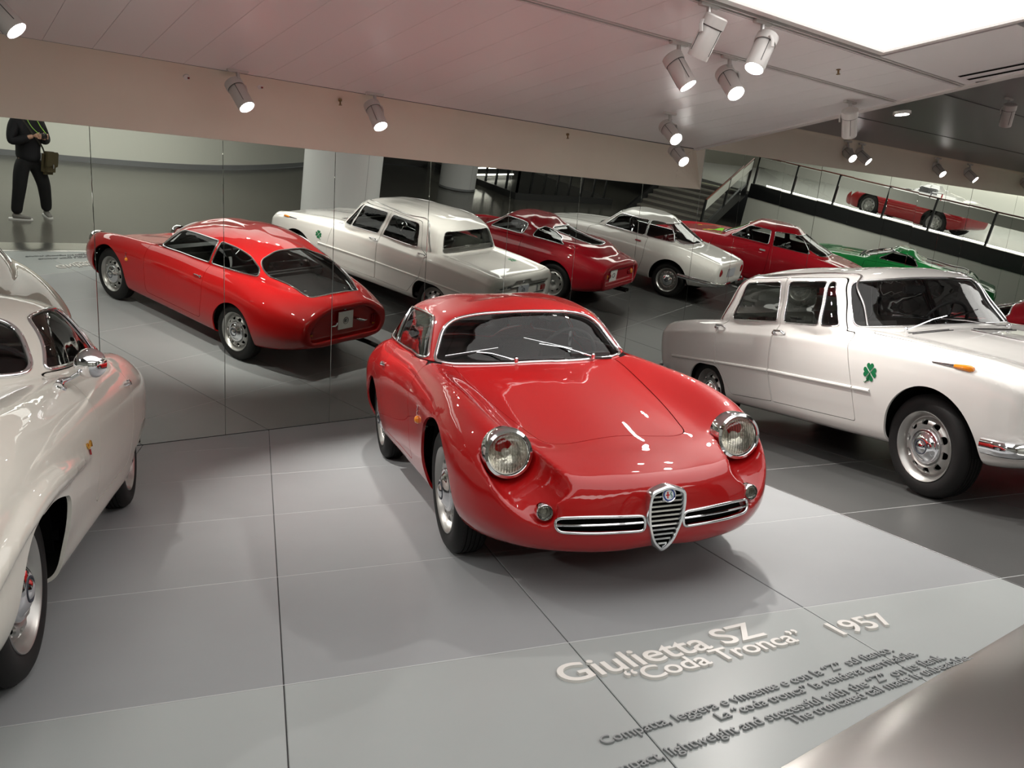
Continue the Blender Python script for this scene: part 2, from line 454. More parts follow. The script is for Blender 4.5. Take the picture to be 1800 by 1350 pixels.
for iu in range(-12, 9):                                            # pale strips: bevel highlight painted into the joints that run across the bays
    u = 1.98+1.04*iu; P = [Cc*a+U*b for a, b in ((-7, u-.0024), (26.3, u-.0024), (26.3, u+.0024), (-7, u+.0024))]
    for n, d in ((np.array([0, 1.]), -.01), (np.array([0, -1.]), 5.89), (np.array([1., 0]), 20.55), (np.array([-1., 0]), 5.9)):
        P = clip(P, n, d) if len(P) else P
    if len(P) >= 3: MB().add([(x, y, -.0008) for x, y in P], [tuple(range(len(P)))]).obj('joint_highlight', EDGEGLINT, floor, False)
b = MB(); xs = np.linspace(-6, 20.6, 3); prof = [(-5.9, -.011), (-5.9, .004), (-5.93, .008), (-6.05, .006), (-6.2, .0), (-6.36, -.008), (-6.40, -.0118)]
for i, x in enumerate((-6, 20.6)): pass
b.add([(x, y, z) for x in (-6, 20.6) for y, z in prof], [(i, i+1, len(prof)+i+1, len(prof)+i) for i in range(len(prof)-1)])
b.obj('steel_edge', STEEL, floor, True, 60)
# mirror wall: dark backing, one pane after another, fine gaps between them
joints = [-5.50, -4.54, -3.58, -2.62, -1.67, -.71, .247, 1.205, 2.163, 3.125, 4.084, 5.024, 5.947, 6.874, 7.851, 8.602, 9.433, 10.253, 11.062, 12.043]
while joints[-1] < 20.6: joints.append(joints[-1]+.86)
joints[-1] = 20.6
def mtop(x): return (2.468-.0150*x) if x < 7.85 else (2.817-.0149*(x-7.865))
wall = MB().add([(-6, -.012+.06, 0), (20.6, .048, 0), (20.6, .048-3.2*TILT, 3.2), (-6, .048-3.2*TILT, 3.2),
                 (-6, .2, 0), (20.6, .2, 0), (20.6, .2, 3.2), (-6, .2, 3.2)],
                [(0, 1, 2, 3), (4, 7, 6, 5), (0, 4, 5, 1), (3, 2, 6, 7), (0, 3, 7, 4), (1, 5, 6, 2)]).obj('wall_back', JOINT, None, False)
struct(wall)
rnd = random.Random(3)
for a, b_ in zip(joints[:-1], joints[1:]):
    g = .0016; x0, x1 = a+g, b_-g; z0, z1 = .004, mtop((a+b_)/2-.01)
    za, zb = mtop(a+.01), mtop(b_-.01); tw = 0 if a < 8.5 else rnd.uniform(-.0032, .0032); lean = 0 if a < 8.5 else rnd.uniform(-.0012, .0012)
    f = lambda x, z: -z*TILT+tw*(x-(a+b_)/2)+lean*z
    V = [(x0, f(x0, z0), z0), (x1, f(x1, z0), z0), (x1, f(x1, zb), zb), (x0, f(x0, za), za)]
    e = .0012; B = [(x, y+.006, z) for x, y, z in V]
    I = [(x0+e, f(x0+e, z0+e), z0+e), (x1-e, f(x1-e, z0+e), z0+e), (x1-e, f(x1-e, zb-e), zb-e), (x0+e, f(x0+e, za-e), za-e)]
    V2 = [(x, y+.0006, z) for x, y, z in V]
    MB().add(I+V2+B, [(0, 1, 2, 3)]+[(i, 4+i, 4+(i+1) % 4, (i+1) % 4) for i in range(4)]+[(4+i, 8+i, 8+(i+1) % 4, 4+(i+1) % 4) for i in range(4)]).obj('mirror_pane', MIRROR, wall, False)
# plaster band over the mirror: flat strip and cove up to the ceiling
def band(name, x0, x1, top, z1f, r):
    xs = np.linspace(x0, x1, 12); rows = []
    for x in xs:
        zc = z1f(x); z0 = top(x); y0 = -z0*TILT-.003; za = zc-r; ya = -za*TILT-.003
        pr = [(y0+.05, z0), (y0, z0)]+[(ya-r*(1-math.cos(t)), za+r*math.sin(t)) for t in np.linspace(0, PI/2, 10)]
        rows.append([(x, y, z) for y, z in pr])
    n = len(rows[0]); o = MB().add([p for r_ in rows for p in r_], [(i*n+j, i*n+j+1, (i+1)*n+j+1, (i+1)*n+j) for i in range(len(xs)-1) for j in range(n-1)]).obj(name, BEIGE, None, True, 50)
    return struct(o)
band('wall_cove', -6, 7.40, mtop, ceil_z, .30)
zu = lambda x: 3.36-.0175*x
# end of the cove: the return face that closes the lower bulkhead
c0 = [(7.40, -mtop(7.4)*TILT-.003, mtop(7.4)), (7.85, -mtop(7.8)*TILT+.002, mtop(7.8)), (7.85, -2.84*TILT+.002, 2.84), (7.40, -ceil_z(7.4)*TILT-.30, ceil_z(7.4))]
za = ceil_z(7.4)-.30
arc = [(7.40, -za*TILT-.003-.30*(1-math.cos(t)), za+.30*math.sin(t)) for t in np.linspace(0, PI/2, 8)]
o = MB().add([c0[0], c0[1], c0[2]]+arc[::-1], [tuple(range(3+len(arc)))]).obj('wall_cove_return', BEIGE, None, False); struct(o)
band('wall_upper', 7.85, 20.6, lambda x: mtop(x+.02), zu, .05)
# lower ceiling: planks, light panel, tracks
def step_x(y): return 7.402+(y+.726)*(-.1700)*-1 if False else 7.402+.170*(y+.726)
ceil_back = MB()
def cpoly(pts, dz=0.0): return [(x, y, ceil_z(x)+dz) for x, y in pts]
yl = [-.75, -17]
ceiling = MB().add(cpoly([(-12, -.70), (7.42, -.70), (step_x(-17)+.02, -17), (-12, -17)], .035)+cpoly([(-12, -.70), (7.42, -.70), (step_x(-17)+.02, -17), (-12, -17)], .10),
                   [(0, 3, 2, 1), (4, 5, 6, 7), (0, 1, 5, 4), (1, 2, 6, 5), (2, 3, 7, 6), (3, 0, 4, 7)]).obj('ceiling', JOINT, None, False)
struct(ceiling)
rows = [(-.712, -3.245), (-3.315, -3.845), (-6.92, -8.9), (-8.95, -11), (-11.05, -13), (-13.05, -16.9)]
pw = .30
for (ya, yb) in rows:
    x = -6.0
    while x < 7.6:
        w = pw if ya > -6 else 1.2; x0, x1 = x+.0012, x+w-.0012; x += w
        P = [np.array([x0, ya]), np.array([x1, ya]), np.array([x1, yb]), np.array([x0, yb])]
        n = np.array([1, -.170]); d = 7.402+.170*.726-.075; P = clip(P, n, d)
        if len(P) < 3: continue
        q = [(p[0], p[1]) for p in P]; k = len(q)
        MB().add(cpoly(q)+cpoly(q, .03), [tuple(range(k))]+[(i, k+i, k+(i+1) % k, (i+1) % k) for i in range(k)]).obj('ceiling_panel', CEIL, ceiling, False)
for (xa, ya, xb, yb) in ((5.56, -3.915, 7.2, -4.78), (5.56, -4.83, 7.1, -6.9), ):
    P = [np.array(p) for p in ((xa, ya), (xb, ya), (xb, yb), (xa, yb))]; P = clip(P, np.array([1, -.170]), 7.402+.170*.726-.075)
    q = [tuple(p) for p in P]; k = len(q)
    MB().add(cpoly(q)+cpoly(q, .03), [tuple(range(k))]+[(i, k+i, k+(i+1) % k, (i+1) % k) for i in range(k)]).obj('ceiling_panel', CEIL, ceiling, False)
# slanting trim where the lower ceiling ends, and the higher dark ceiling behind it
ea, eb = (step_x(-.70), -.70), (step_x(-17), -17)
b = MB(); w = .075
for (dz0, dz1) in ((-.012, .46),):
    V = []
    for (x, y) in (ea, eb): V += [(x-w, y, ceil_z(x)+.01), (x-w, y, ceil_z(x)+dz0), (x+.01, y, ceil_z(x)+dz0), (x+.01, y, ceil_z(x)+dz1)]
    b.add(V, [(0, 1, 5, 4), (1, 2, 6, 5), (2, 3, 7, 6)])
b.obj('ceiling_step', CEILTRIM, ceiling, False)
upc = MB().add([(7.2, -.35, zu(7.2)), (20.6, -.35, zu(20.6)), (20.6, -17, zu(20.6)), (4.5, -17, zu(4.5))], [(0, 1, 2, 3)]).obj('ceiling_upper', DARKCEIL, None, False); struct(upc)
for y in (-1.4, -2.6, -3.8, -5.0): MB().tube([(8.2, y, zu(8.2)-.001), (20, y, zu(20)-.001)], .006, 4).obj('ceiling_seam', JOINT, upc)
# luminous ceiling panel with its trim
PX0, PX1, PY0, PY1 = -1.2, 5.47, -3.985, -6.85
lp = MB().add(cpoly([(PX0, PY0), (PX1, PY0), (PX1, PY1), (PX0, PY1)], .012), [(0, 1, 2, 3)]).obj('luminous_panel', GLOW, None, False)
tag(lp, 'large white luminous panel set into the ceiling above the red coupe', 'ceiling light')
for (x0, x1, y0, y1) in ((PX0-.03, PX1+.045, PY0+.045, PY0), (PX0-.03, PX1+.045, PY1, PY1-.045), (PX1, PX1+.045, PY0, PY1), (PX0-.03, PX0, PY0, PY1)):
    q = [(x0, y0), (x1, y0), (x1, y1), (x0, y1)]
    MB().add(cpoly(q, -.004)+cpoly(q, .03), [(0, 1, 2, 3), (0, 4, 5, 1), (1, 5, 6, 2), (2, 6, 7, 3), (3, 7, 4, 0)]).obj('panel_trim', CEILTRIM, lp, False)
for (xa, xb, ya, yb, lab) in ((-1.5, 5.5, -8.95, -11.0, 'second luminous ceiling panel, over the visitors behind the camera'),):  # fill light added out of view to brighten the hall
    o = MB().add(cpoly([(xa, ya), (xb, ya), (xb, yb), (xa, yb)], -.004), [(0, 1, 2, 3)]).obj('luminous_panel', HALL_FILL, None, False); tag(o, lab, 'ceiling light')
for (xa, xb, ya, yb, zf, lab) in ((8.5, 19.5, -5.3, -6.9, lambda x: zu(x)-.01, 'long luminous panel in the high ceiling over the walkway'), (21.5, 30, -1.5, -12, lambda x: 4.4, 'luminous panel over the gallery')):  # both panels added out of view to light the end wall and gallery
    o = MB().add([(xa, ya, zf(xa)), (xb, ya, zf(xb)), (xb, yb, zf(xb)), (xa, yb, zf(xa))], [(0, 1, 2, 3)]).obj('luminous_panel', GALLERY_FILL if xa > 20 else HALL_FILL, None, False); tag(o, lab, 'ceiling light')
def track(y0, x0, x1, label):
    P = [(x0, y0, ceil_z(x0)+.012), (x1, y0, ceil_z(x1)+.012)]
    t = MB().add([(x, y, z+d) for x, z in ((x0, ceil_z(x0)), (x1, ceil_z(x1))) for y, d in ((y0-.022, .02), (y0-.022, -.003), (y0-.012, -.003), (y0-.012, .018), (y0+.012, .018), (y0+.012, -.003), (y0+.022, -.003), (y0+.022, .02))],
                  [(i, i+1, 8+i+1, 8+i) for i in range(7)]).obj('lighting_track', CEILTRIM, ceiling, False)
    MB().add([(x0, y0-.0115, ceil_z(x0)+.012), (x1, y0-.0115, ceil_z(x1)+.012), (x1, y0+.0115, ceil_z(x1)+.012), (x0, y0+.0115, ceil_z(x0)+.012)], [(0, 1, 2, 3)]).obj('track_slot', BLACK, t, False)
track(-3.28, -4, 6.93, 'slotted lighting track across the middle of the pale ceiling')
track(-3.88, -4, 6.85, 'slotted lighting track along the edge of the luminous ceiling panel')
vt = MB().add(cpoly([(6.40, -3.99), (6.86, -3.94), (6.86, -4.75), (6.40, -4.75)], -.001), [(0, 1, 2, 3)]).obj('air_vent', CEIL, ceiling, False)
for k in range(3):
    x = 6.47+k*.14; MB().add(cpoly([(x, -4.0), (x+.045, -4.0), (x+.045, -4.72), (x, -4.72)], -.003), [(0, 1, 2, 3)]).obj('vent_slot', BLACK, vt, False)
# far end wall with the gallery above it
endw = slab('wall_right', 20.6, 20.8, -9.55, .6, 0, .86, PALE)
struct(slab('trim_1', 20.57, 20.82, -9.55, .6, .86, 1.26, BLACKBAND))
slab('floor_gallery', 20.8, 32, -17, .6, .90, 1.0, mat('gallery_floor', (.42, .42, .40), .25))
slab('ceiling_gallery', 20.8, 32, -17, .6, 4.5, 4.6, CEIL)
slab('wall_gallery', 31, 31.2, -17, .6, 1.0, 4.5, PALE)
# long curved wall behind the visitors, its baseboard; dark rear of the hall
cv = herm(np.array([(-11, -13.9), (-6, -13.7), (-1, -13.4), (1.85, -13.2), (3.13, -12.97), (5.54, -12.95), (8.85, -14.5), (10.3, -15.6)]), 6)
def curtain(name, P, z0, z1, off, m):
    n = len(P); V = [(x, y+off, z) for x, y in P for z in (z0, z1)]
    o = MB().add(V, [(2*i, 2*i+1, 2*i+3, 2*i+2) for i in range(n-1)]).obj(name, m, None, True, 60); return struct(o)
curtain('wall_curved', cv, 0, 3.4, 0, mat('curved_wall_white', (0.82, 0.83, 0.75), .5))
curtain('baseboard_curved', cv, -.01, .10, .015, mat('grey_base', (.30, .31, .32), .4, .4))
slab('wall_rear', 13.4, 31, -16.6, -16.4, 0, 4.5, mat('rear_wall', (.13, .125, .105), .5))
slab('wall_dark', 9.5, 13.4, -16.2, -16.0, 0, 3.4, mat('dark_wall', (.035, .035, .035), .4))
slab('wall_left', -6.2, -6.0, -13.8, .6, 0, 3.4, PALE)
def column(name, x, y, R, label, seam=True):
    o = MB().lathe([(R, 0), (R, 3.3)], Matrix.Translation((x, y, 0)), 64, False).obj(name, mat('column_white', (.74, .75, .75), .45), None)
    MB().lathe([(R+.006, 0), (R+.006, .05), (R, .055)], Matrix.Translation((x, y, 0)), 64, False).obj('column_base', mat('grey_base', (.3, .31, .32), .4), o)
    for k in range(3):
        a = 1.35+k*2*PI/3; MB().box((x+R*math.cos(a), y+R*math.sin(a), 1.65), (.003, .004, 3.3), Matrix.Rotation(a, 3, 'Z')).obj('column_joint', mat('grey_base', (.3, .31, .32), .4), o)
    tag(o, label, 'column')
column('round_column', 7.02, -8.42, .735, 'thick white round column standing behind the white saloon')
column('round_column', 12.42, -12.70, .49, 'thinner grey round column standing in the dark back of the hall')
# stairs up to the gallery
A0 = np.array([17.9, -8.5]); dv = np.array([.922, -.387]); pv = np.array([-.387, -.922]); Wd = 2.3; NS = 8
st = thing('staircase', 'pale staircase with glass balustrade rising to the upper gallery', 'staircase', (*A0, 0))
rise, run = 1.0/NS, 2.75/NS
for k in range(NS):
    c = A0+dv*run*(k+.5)+pv*Wd/2-A0; R3 = Matrix.Rotation(math.atan2(dv[1], dv[0]), 3, 'Z')
    MB().box((c[0], c[1], rise*(k+1)-.02), (run+.03, Wd, .04), R3, .004).obj('stair_tread', mat('stair_stone', (.30, .285, .245), .4), st)
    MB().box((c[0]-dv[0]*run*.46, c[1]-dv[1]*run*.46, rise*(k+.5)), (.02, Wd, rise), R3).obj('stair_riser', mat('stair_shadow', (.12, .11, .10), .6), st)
for w in (0, Wd):
    o_ = pv*w; pts = [(0, -.05), (2.75, .95), (2.75, 1.3), (-.15, .25), (-.15, 0)]
    V = [(dv[0]*a+o_[0]+pv[0]*t, dv[1]*a+o_[1]+pv[1]*t, z+.0) for t in (-.03, .03) for a, z in [(0, 0), (2.75, .86), (2.75, 1.26), (-.25, .20), (-.25, 0)]]
    MB().add(V, [(0, 1, 2, 3, 4), (5, 9, 8, 7, 6)]+[(i, 5+i, 5+(i+1) % 5, (i+1) % 5) for i in range(5)]).obj('stringer', BLACKBAND, st, False)
PARAPET = mat('parapet_white', (.62, .63, .57), .4)
def balustrade(name, pts, h, label, posts=6, rail=WOOD, loc=None, into=None):
    t = into or thing(name, label, 'railing', (pts[0][0], pts[0][1], pts[0][2])); o = np.array((*A0, 0) if into else pts[0])
    P = [np.array(p)-o for p in pts]
    MB().tube([p+[0, 0, h] for p in P], .022, 10, flat=(1.1, .9)).obj('handrail', rail, t)
    for a, b in zip(P[:-1], P[1:]):
        nn_ = np.array([-(b-a)[1], (b-a)[0], 0]); nn_ = nn_/np.linalg.norm(nn_)*.02
        MB().add([tuple(q+nn_*s_+[0, 0, h+dz]) for s_ in (-1, 1) for q, dz in ((a, -.04), (b, -.04), (b, -.30), (a, -.30))], [(0, 1, 2, 3), (7, 6, 5, 4)]+[(i, 4+i, 4+(i+1) % 4, (i+1) % 4) for i in range(4)]).obj('parapet_band', PARAPET, t, False)
        n = max(1, int(np.linalg.norm(b-a)/1.25))
        for i in range(n+1):
            q = a+(b-a)*i/n; MB().box((q[0], q[1], q[2]+h/2), (.05, .05, h)).obj('post', BLACKBAND, t)
            if i < n:
                r = a+(b-a)*(i+1)/n; q2, r2 = q+(r-q)*.06, r-(r-q)*.06
                V = [(*q2[:2], q2[2]+.03), (*r2[:2], r2[2]+.03), (*r2[:2], r2[2]+h-.06), (*q2[:2], q2[2]+h-.06)]
                MB().add(V, [(0, 1, 2, 3)]).obj('glass_pane', GLASS, t, False)
    return t
top = A0+dv*2.75
balustrade('balustrade', [(A0[0]-dv[0]*.6, A0[1]-dv[1]*.6, -.02), (top[0], top[1], 1.05)], .92, '', into=st)
balustrade('balustrade', [(20.72, top[1], 1.26), (20.72, 0.3, 1.26)], .80, 'long glass balustrade with wooden handrail along the gallery edge')
LIGHTSTRIP = mat('light_strip', (.9, .9, .85), .5, emit=(1, .96, .85), estr=6.0)
for (x, y0, y1, z, lab) in ((20.87, -9.2, -.2, 1.275, 'bright light strip along the foot of the gallery balustrade'), (30.9, -12.5, -1.5, 2.2, 'bright light strip on the back wall of the gallery')):
    o = MB().box((x, (y0+y1)/2, z), (.03, y1-y0, .03)).obj('light_strip', LIGHTSTRIP, None, False); tag(o, lab, 'light')
for k, (x, y, z) in enumerate(((14.2, -14.5, .35), (13.7, -13.6, .30))):
    o = MB().box((x+.55, y, z), (1.9, .04, .03), Matrix.Rotation(-.35, 3, 'Z')).obj('light_strip', LIGHTSTRIP, None, False)
    tag(o, ('upper' if k == 0 else 'lower')+' of the two glowing step edges beside the grey column', 'light', 'glowing step edges')
sg_ = MB().box((21.9, -12.0, 2.16), (.08, 1.5, .22)).obj('glowing_sign', mat('green_glow', (.05, .6, .03), .5, emit=(.05, .75, .03), estr=1.2), None, False)
tag(sg_, 'green glowing sign above the gallery at the top of the stairs', 'sign')
MB().box((21.86, -12.2, 2.02), (.06, .9, .06)).obj('sign_band', mat('orange_glow', (.9, .2, .02), .5, emit=(1, .22, .03), estr=1.5), sg_, False)
# dark landing with black railing at the back of the hall
slab('floor_landing', 13.6, 17.2, -15.9, -11.6, -.01, .16, mat('dark_wall', (.035, .035, .035), .4))
rl = thing('landing_railing', 'black metal railing around the dark landing left of the stairs', 'railing', (13.7, -11.7, .16))
for (x0, y0, x1, y1) in ((0, 0, 3.2, .0), (0, 0, 0, -3.6)):
    MB().tube([(x0, y0, 1.0), (x1, y1, 1.0)], .025, 8).obj('handrail', BLACKBAND, rl)
    for i in range(8):
        t = i/7; MB().box((x0+(x1-x0)*t, y0+(y1-y0)*t, .5), (.05, .05, 1.0)).obj('post', BLACKBAND, rl)
# ------------------------------------------------------------------ wheels
def make_wheel_meshes(style, R=0.305, w=0.150):
    D = {}
    g = 0.006
    prof = [(.198, -.014), (.205, -.002), (.222, .006), (.250, .010), (.272, .006), (.288, -.004), (R-.007, -.018), (R-.001, -.028)]
    zc = -.028; zs = [-.040, -.046, -.062, -.068, -.086, -.092, -.108, -.114]
    for i, z in enumerate(zs): prof.append((R if i in (0, 3, 4, 7) else R-g, z)) if False else None
    tread = [(R, -.040), (R-g, -.041), (R-g, -.045), (R, -.046), (R, -.062), (R-g, -.063), (R-g, -.067), (R, -.068), (R, -.082),
             (R-g, -.083), (R-g, -.087), (R, -.088), (R, -.104), (R-g, -.105), (R-g, -.109), (R, -.110)]
    prof += tread+[(R-.001, -.120), (R-.008, -.134), (.285, -.146), (.25, -.152), (.205, -.146)]
    tb = MB().lathe(prof, n=72, close=False)
    tb.lathe([(.205, -.146), (.205, -.06)], n=48, close=False)
    # small lugs across the shoulders of the tread
    for k in range(72):
        a = 2*PI*k/72
        for h in (-.031, -.117):
            tb.box((math.cos(a)*(R-.006), math.sin(a)*(R-.006), h), (.010, .013, .010), Matrix.Rotation(a, 3, 'Z'))
    D['tyre'] = tb.mesh('tyre', True, 40)
    # pressed disc with oval slots
    slots = {'oval': 10, 'round': 16, 'wide': 9}[style]
    rs = np.array([.098, .106, .114, .120, .126, .133, .140, .147, .153, .159, .164, .168, .172])
    hs = np.array([-.034, -.026, -.019, -.015, -.0125, -.0115, -.012, -.0145, -.019, -.025, -.032, -.037, -.041])
    if style == 'wide': rs = np.linspace(.03, .172, 22); hs = np.interp(rs, [.03, .06, .09, .115, .14, .172], [-.045, -.042, -.030, -.022, -.018, -.036])
    na = 180; A = np.arange(na)*2*PI/na
    V = np.stack([np.outer(rs, np.cos(A)), np.outer(rs, np.sin(A)), np.repeat(hs[:, None], na, 1)], -1).reshape(-1, 3); F = []
    for i in range(len(rs)-1):
        for k in range(na):
            a, b = i*na+k, i*na+(k+1) % na; F += [(a, a+na, b), (b, a+na, b+na)]
    S = Surf(V, np.array(F))
    if S.N[:, 2].mean() < 0: S.F = S.F[:, ::-1].copy(); S.N = -S.N
    dims = {'oval': (.1425, .0185, .0235), 'round': (.143, .010, .010), 'wide': (.142, .012, .024)}[style]
    for k in range(slots):
        t0 = 2*PI*(k+.5)/slots; r0, a_, b_ = dims
        q = np.arange(28)*2*PI/28; cs, sn = np.cos(q), np.sin(q)
        u = r0+a_*np.sign(cs)*np.abs(cs)**.75; v = b_*np.sign(sn)*np.abs(sn)**.75
        S.cut('hole', np.stack([u*math.cos(t0)-v*math.sin(t0), u*math.sin(t0)+v*math.cos(t0)], 1), 'top', lambda V, N: np.ones(len(V), bool))
    v, n, f = S.take(None); L = lip(v, n, f, .010)
    vv = np.concatenate([v, L[0]]); q = L[1]+len(v)
    f3 = np.concatenate([f, q[:, [0, 1, 2]], q[:, [0, 2, 3]]])
    rb = MB().add(vv.tolist(), f3.tolist())
    rb.lathe([(.172, -.041), (.178, -.040), (.186, -.020), (.192, -.010), (.199, -.004), (.204, .004), (.207, .005), (.209, .001), (.206, -.006), (.204, -.020)], n=72, close=False)
    D['rim'] = rb.mesh('rim', True, 40)
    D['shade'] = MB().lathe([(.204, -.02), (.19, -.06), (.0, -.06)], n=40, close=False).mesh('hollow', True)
    if style == 'oval':
        D['cap'] = MB().lathe([(.106, -.030), (.107, -.018), (.104, -.008), (.098, -.004), (.092, -.006), (.086, -.004), (.078, .004), (.064, .014), (.05, .020),
                               (.044, .021), (.040, .019), (.034, .021), (.026, .028), (.012, .032), (0, .033)], n=48).mesh('hub_cap', True, 60)
        D['ring'] = MB().lathe([(.045, .0205), (.0445, .0235), (.039, .0235), (.0385, .0195)], n=40, close=False).mesh('cap_ring', True)
    elif style == 'round':
        D['cap'] = MB().lathe([(.099, -.036), (.100, -.016), (.092, -.006), (.08, -.002), (.06, .006), (.045, .012), (.04, .018), (.02, .024), (0, .025)], n=40).mesh('hub_cap', True, 60)
        D['ring'] = MB().lathe([(.036, .017), (.035, .022), (.022, .0255), (.021, .022)], n=32, close=False).mesh('cap_ring', True)
    else:
        b = MB().lathe([(.030, -.05), (.028, -.03), (.02, -.024), (0, -.022)], n=24)
        for k in range(5):
            a = 2*PI*k/5; b.lathe([(.010, -.046), (.010, -.034), (0, -.030)], Matrix.Translation((.055*math.cos(a), .055*math.sin(a), 0)), n=6)
        D['cap'] = b.mesh('wheel_nuts', True)
    return D
WHEELS = {}
def add_wheels(root, style, wb, yf, yr, z=.305, rimmat=None, steer=0.0):
    if style not in WHEELS: WHEELS[style] = make_wheel_meshes(style)
    D = WHEELS[style]
    for sx, y, sg in ((0, yf, -1), (0, yf, 1), (-wb, yr, -1), (-wb, yr, 1)):
        t = obj('wheel', D['rim'].copy(), root, rimmat or WHEELSILVER, (sx, sg*y, z), (-sg*PI/2, random.uniform(0, 6), 0))
        t.rotation_euler = (Matrix.Rotation(steer if sx == 0 else 0, 3, 'Z') @ Matrix.Rotation(-sg*PI/2, 3, 'X') @ Matrix.Rotation(random.uniform(0, 6), 3, 'Z')).to_euler()
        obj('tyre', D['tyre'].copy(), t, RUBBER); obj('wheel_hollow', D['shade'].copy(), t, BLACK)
        obj('hub_cap' if 'ring' in D else 'wheel_nuts', D['cap'].copy(), t, CHROME if 'ring' in D else SATIN)
        if 'ring' in D: obj('cap_ring', D['ring'].copy(), t, INK)
# ------------------------------------------------------------------ putting a cut body together
def panel_mesh(name, v, n, f, depth):
    L = lip(v, n, f, depth)
    if L is None: return npmesh(name, v, f, n)
    q = L[1]; fn = np.cross(L[0][q[:, 1]]-L[0][q[:, 0]], L[0][q[:, 2]]-L[0][q[:, 0]]); fn /= np.linalg.norm(fn, axis=1, keepdims=True)+1e-12
    nn = np.zeros_like(L[0])
    for k in range(4): nn[q[:, k]] = fn
    q = q+len(v)
    return npmesh(name, np.concatenate([v, L[0]]), np.concatenate([f, q[:, [0, 1, 2]], q[:, [0, 2, 3]]]), np.concatenate([n, nn]))
def finish_body(root, S, paint, glass=GLASS, trim_r=.0075, trim=True, trimmat=None, gapdepth=.006, shell='body_shell', lipdepth=.014, paints=None):
    out = {}
    v, n, f = S.take(None)
    o = obj(shell, panel_mesh(shell, v, n, f, lipdepth), root, paint); out['shell'] = o
    for key in S.names:
        nm = key.split('#')[0]
        if nm == 'hole': continue
        v, n, f = S.take(key)
        if not len(f): continue
        if nm == 'panel_gap':
            obj('shut_line', npmesh('shut_line', v-n*gapdepth, f, n), root, BLACK)
        elif nm in ('windshield', 'side_window', 'rear_window', 'quarter_window', 'vent_window'):
            g = obj(nm, npmesh(nm, v-n*.004, f, n), root, glass)
            if trim and trim_r:
                r = trim_r*(1.35 if nm in ('windshield',) else 1)
                tv, tf = loop_tube(v, n, f, r, .001)
                obj('window_trim', npmesh('window_trim', tv, tf), g, trimmat or CHROME)
        else:
            g = obj(nm, panel_mesh(nm, v, n, f, .010), root, (paints or {}).get(nm, paint))
        out.setdefault(nm, []).append(g if nm != 'panel_gap' else None)
    return out
def bvh_of(V, F): return BVHTree.FromPolygons([tuple(v) for v in V], [tuple(int(i) for i in f) for f in F])
def cast(bvh, plane, u, v, sgn=1):
    if plane == 'side': o, d = Vector((u, 3*sgn, v)), Vector((0, -sgn, 0))
    elif plane == 'front': o, d = Vector((5*sgn, u, v)), Vector((-sgn, 0, 0))
    else: o, d = Vector((u, v, 5)), Vector((0, 0, -1))
    h = bvh.ray_cast(o, d)
    return (h[0], h[1] if h[1].dot(d) < 0 else -h[1]) if h[0] else (None, None)
def surf_line(bvh, plane, pts, sgn=1, off=0.0):
    P = []
    for u, v in pts:
        p, n = cast(bvh, plane, u, v, sgn)
        if p is not None: P.append(p+n*off)
    return P
def wells(root, wb, R, yo, yi=.42, z=.305):
    for x in (0, -wb):
        for sg in (-1, 1):
            a = np.linspace(0, PI, 28)
            V = []; F = []; n = len(a)
            for y in (yi, yo): V += [(x+R*math.cos(t), sg*y, z+R*math.sin(t)) for t in a]
            c = len(V); V.append((x, sg*yi, z))
            for i in range(n-1): F += [(i, i+1, n+i+1, n+i), (i, i+1, c)]
            MB().add(V, F).obj('wheel_well', BLACK, root)
def seat(root, x, y, z, m, w=.46, d=.46, hb=.50, rake=.35, ribs=0):
    b = MB().box((x, y, z), (d, w, .14), Matrix.Rotation(-.12, 3, 'Y'), .05)
    c = Vector((x-d/2-.02, y, z+.03)); R3 = Matrix.Rotation(-rake, 3, 'Y')
    b.box(c+R3 @ Vector((0, 0, hb/2)), (.13, w, hb), R3, .055)
    for k in range(ribs):
        yy = y-w/2+(k+.5)*w/ribs
        b.tube([c+R3 @ Vector((.065, yy-y, .06)), c+R3 @ Vector((.068, yy-y, hb-.06))], .012, 6)
    return b.obj('seat', m, root, True, 50)
def steering_wheel(root, loc, d, R=.19, m=DARKTRIM, spoke=CHROME):
    Mx = axis_matrix(loc, d)
    a = np.arange(32)*2*PI/32
    ring = MB().tube([Mx @ Vector((R*math.cos(t), R*math.sin(t), 0)) for t in a], .012, 8, True)
    o = ring.obj('steering_wheel', m, root)
    s = MB()
    for t in (PI/2+2.09, PI/2-2.09, PI/2): s.tube([Mx @ Vector((0, 0, -.03)), Mx @ Vector((R*math.cos(t), R*math.sin(t), 0))], .012, 6, flat=(1, .4))
    s.lathe([(.045, -.05), (.045, -.015), (.03, -.005), (0, -.003)], Mx, 20); s.tube([Mx @ Vector((0, 0, -.05)), Mx @ Vector((0, 0, -.42))], .018, 8)
    s.obj('wheel_spokes', spoke, o)
def wiper(root, base, tip, b0, b1, r=.005):
    arm = MB().tube([base, (Vector(base)*.45+Vector(tip)*.55)+Vector((0.0, 0, .012)), tip], r, 6).lathe([(.013, -.01), (.013, .014), (.008, .02), (0, .021)], axis_matrix(base, (.3, 0, 1)), 14)
    o = arm.obj('wiper', CHROME, root)
    MB().tube([b0, b1], .0055, 6).obj('wiper_blade', DARKTRIM, o)
    MB().tube([Vector(b0)+Vector((.004, 0, .008)), Vector(b1)+Vector((.004, 0, .008))], .003, 6).obj('blade_clip', CHROME, o)
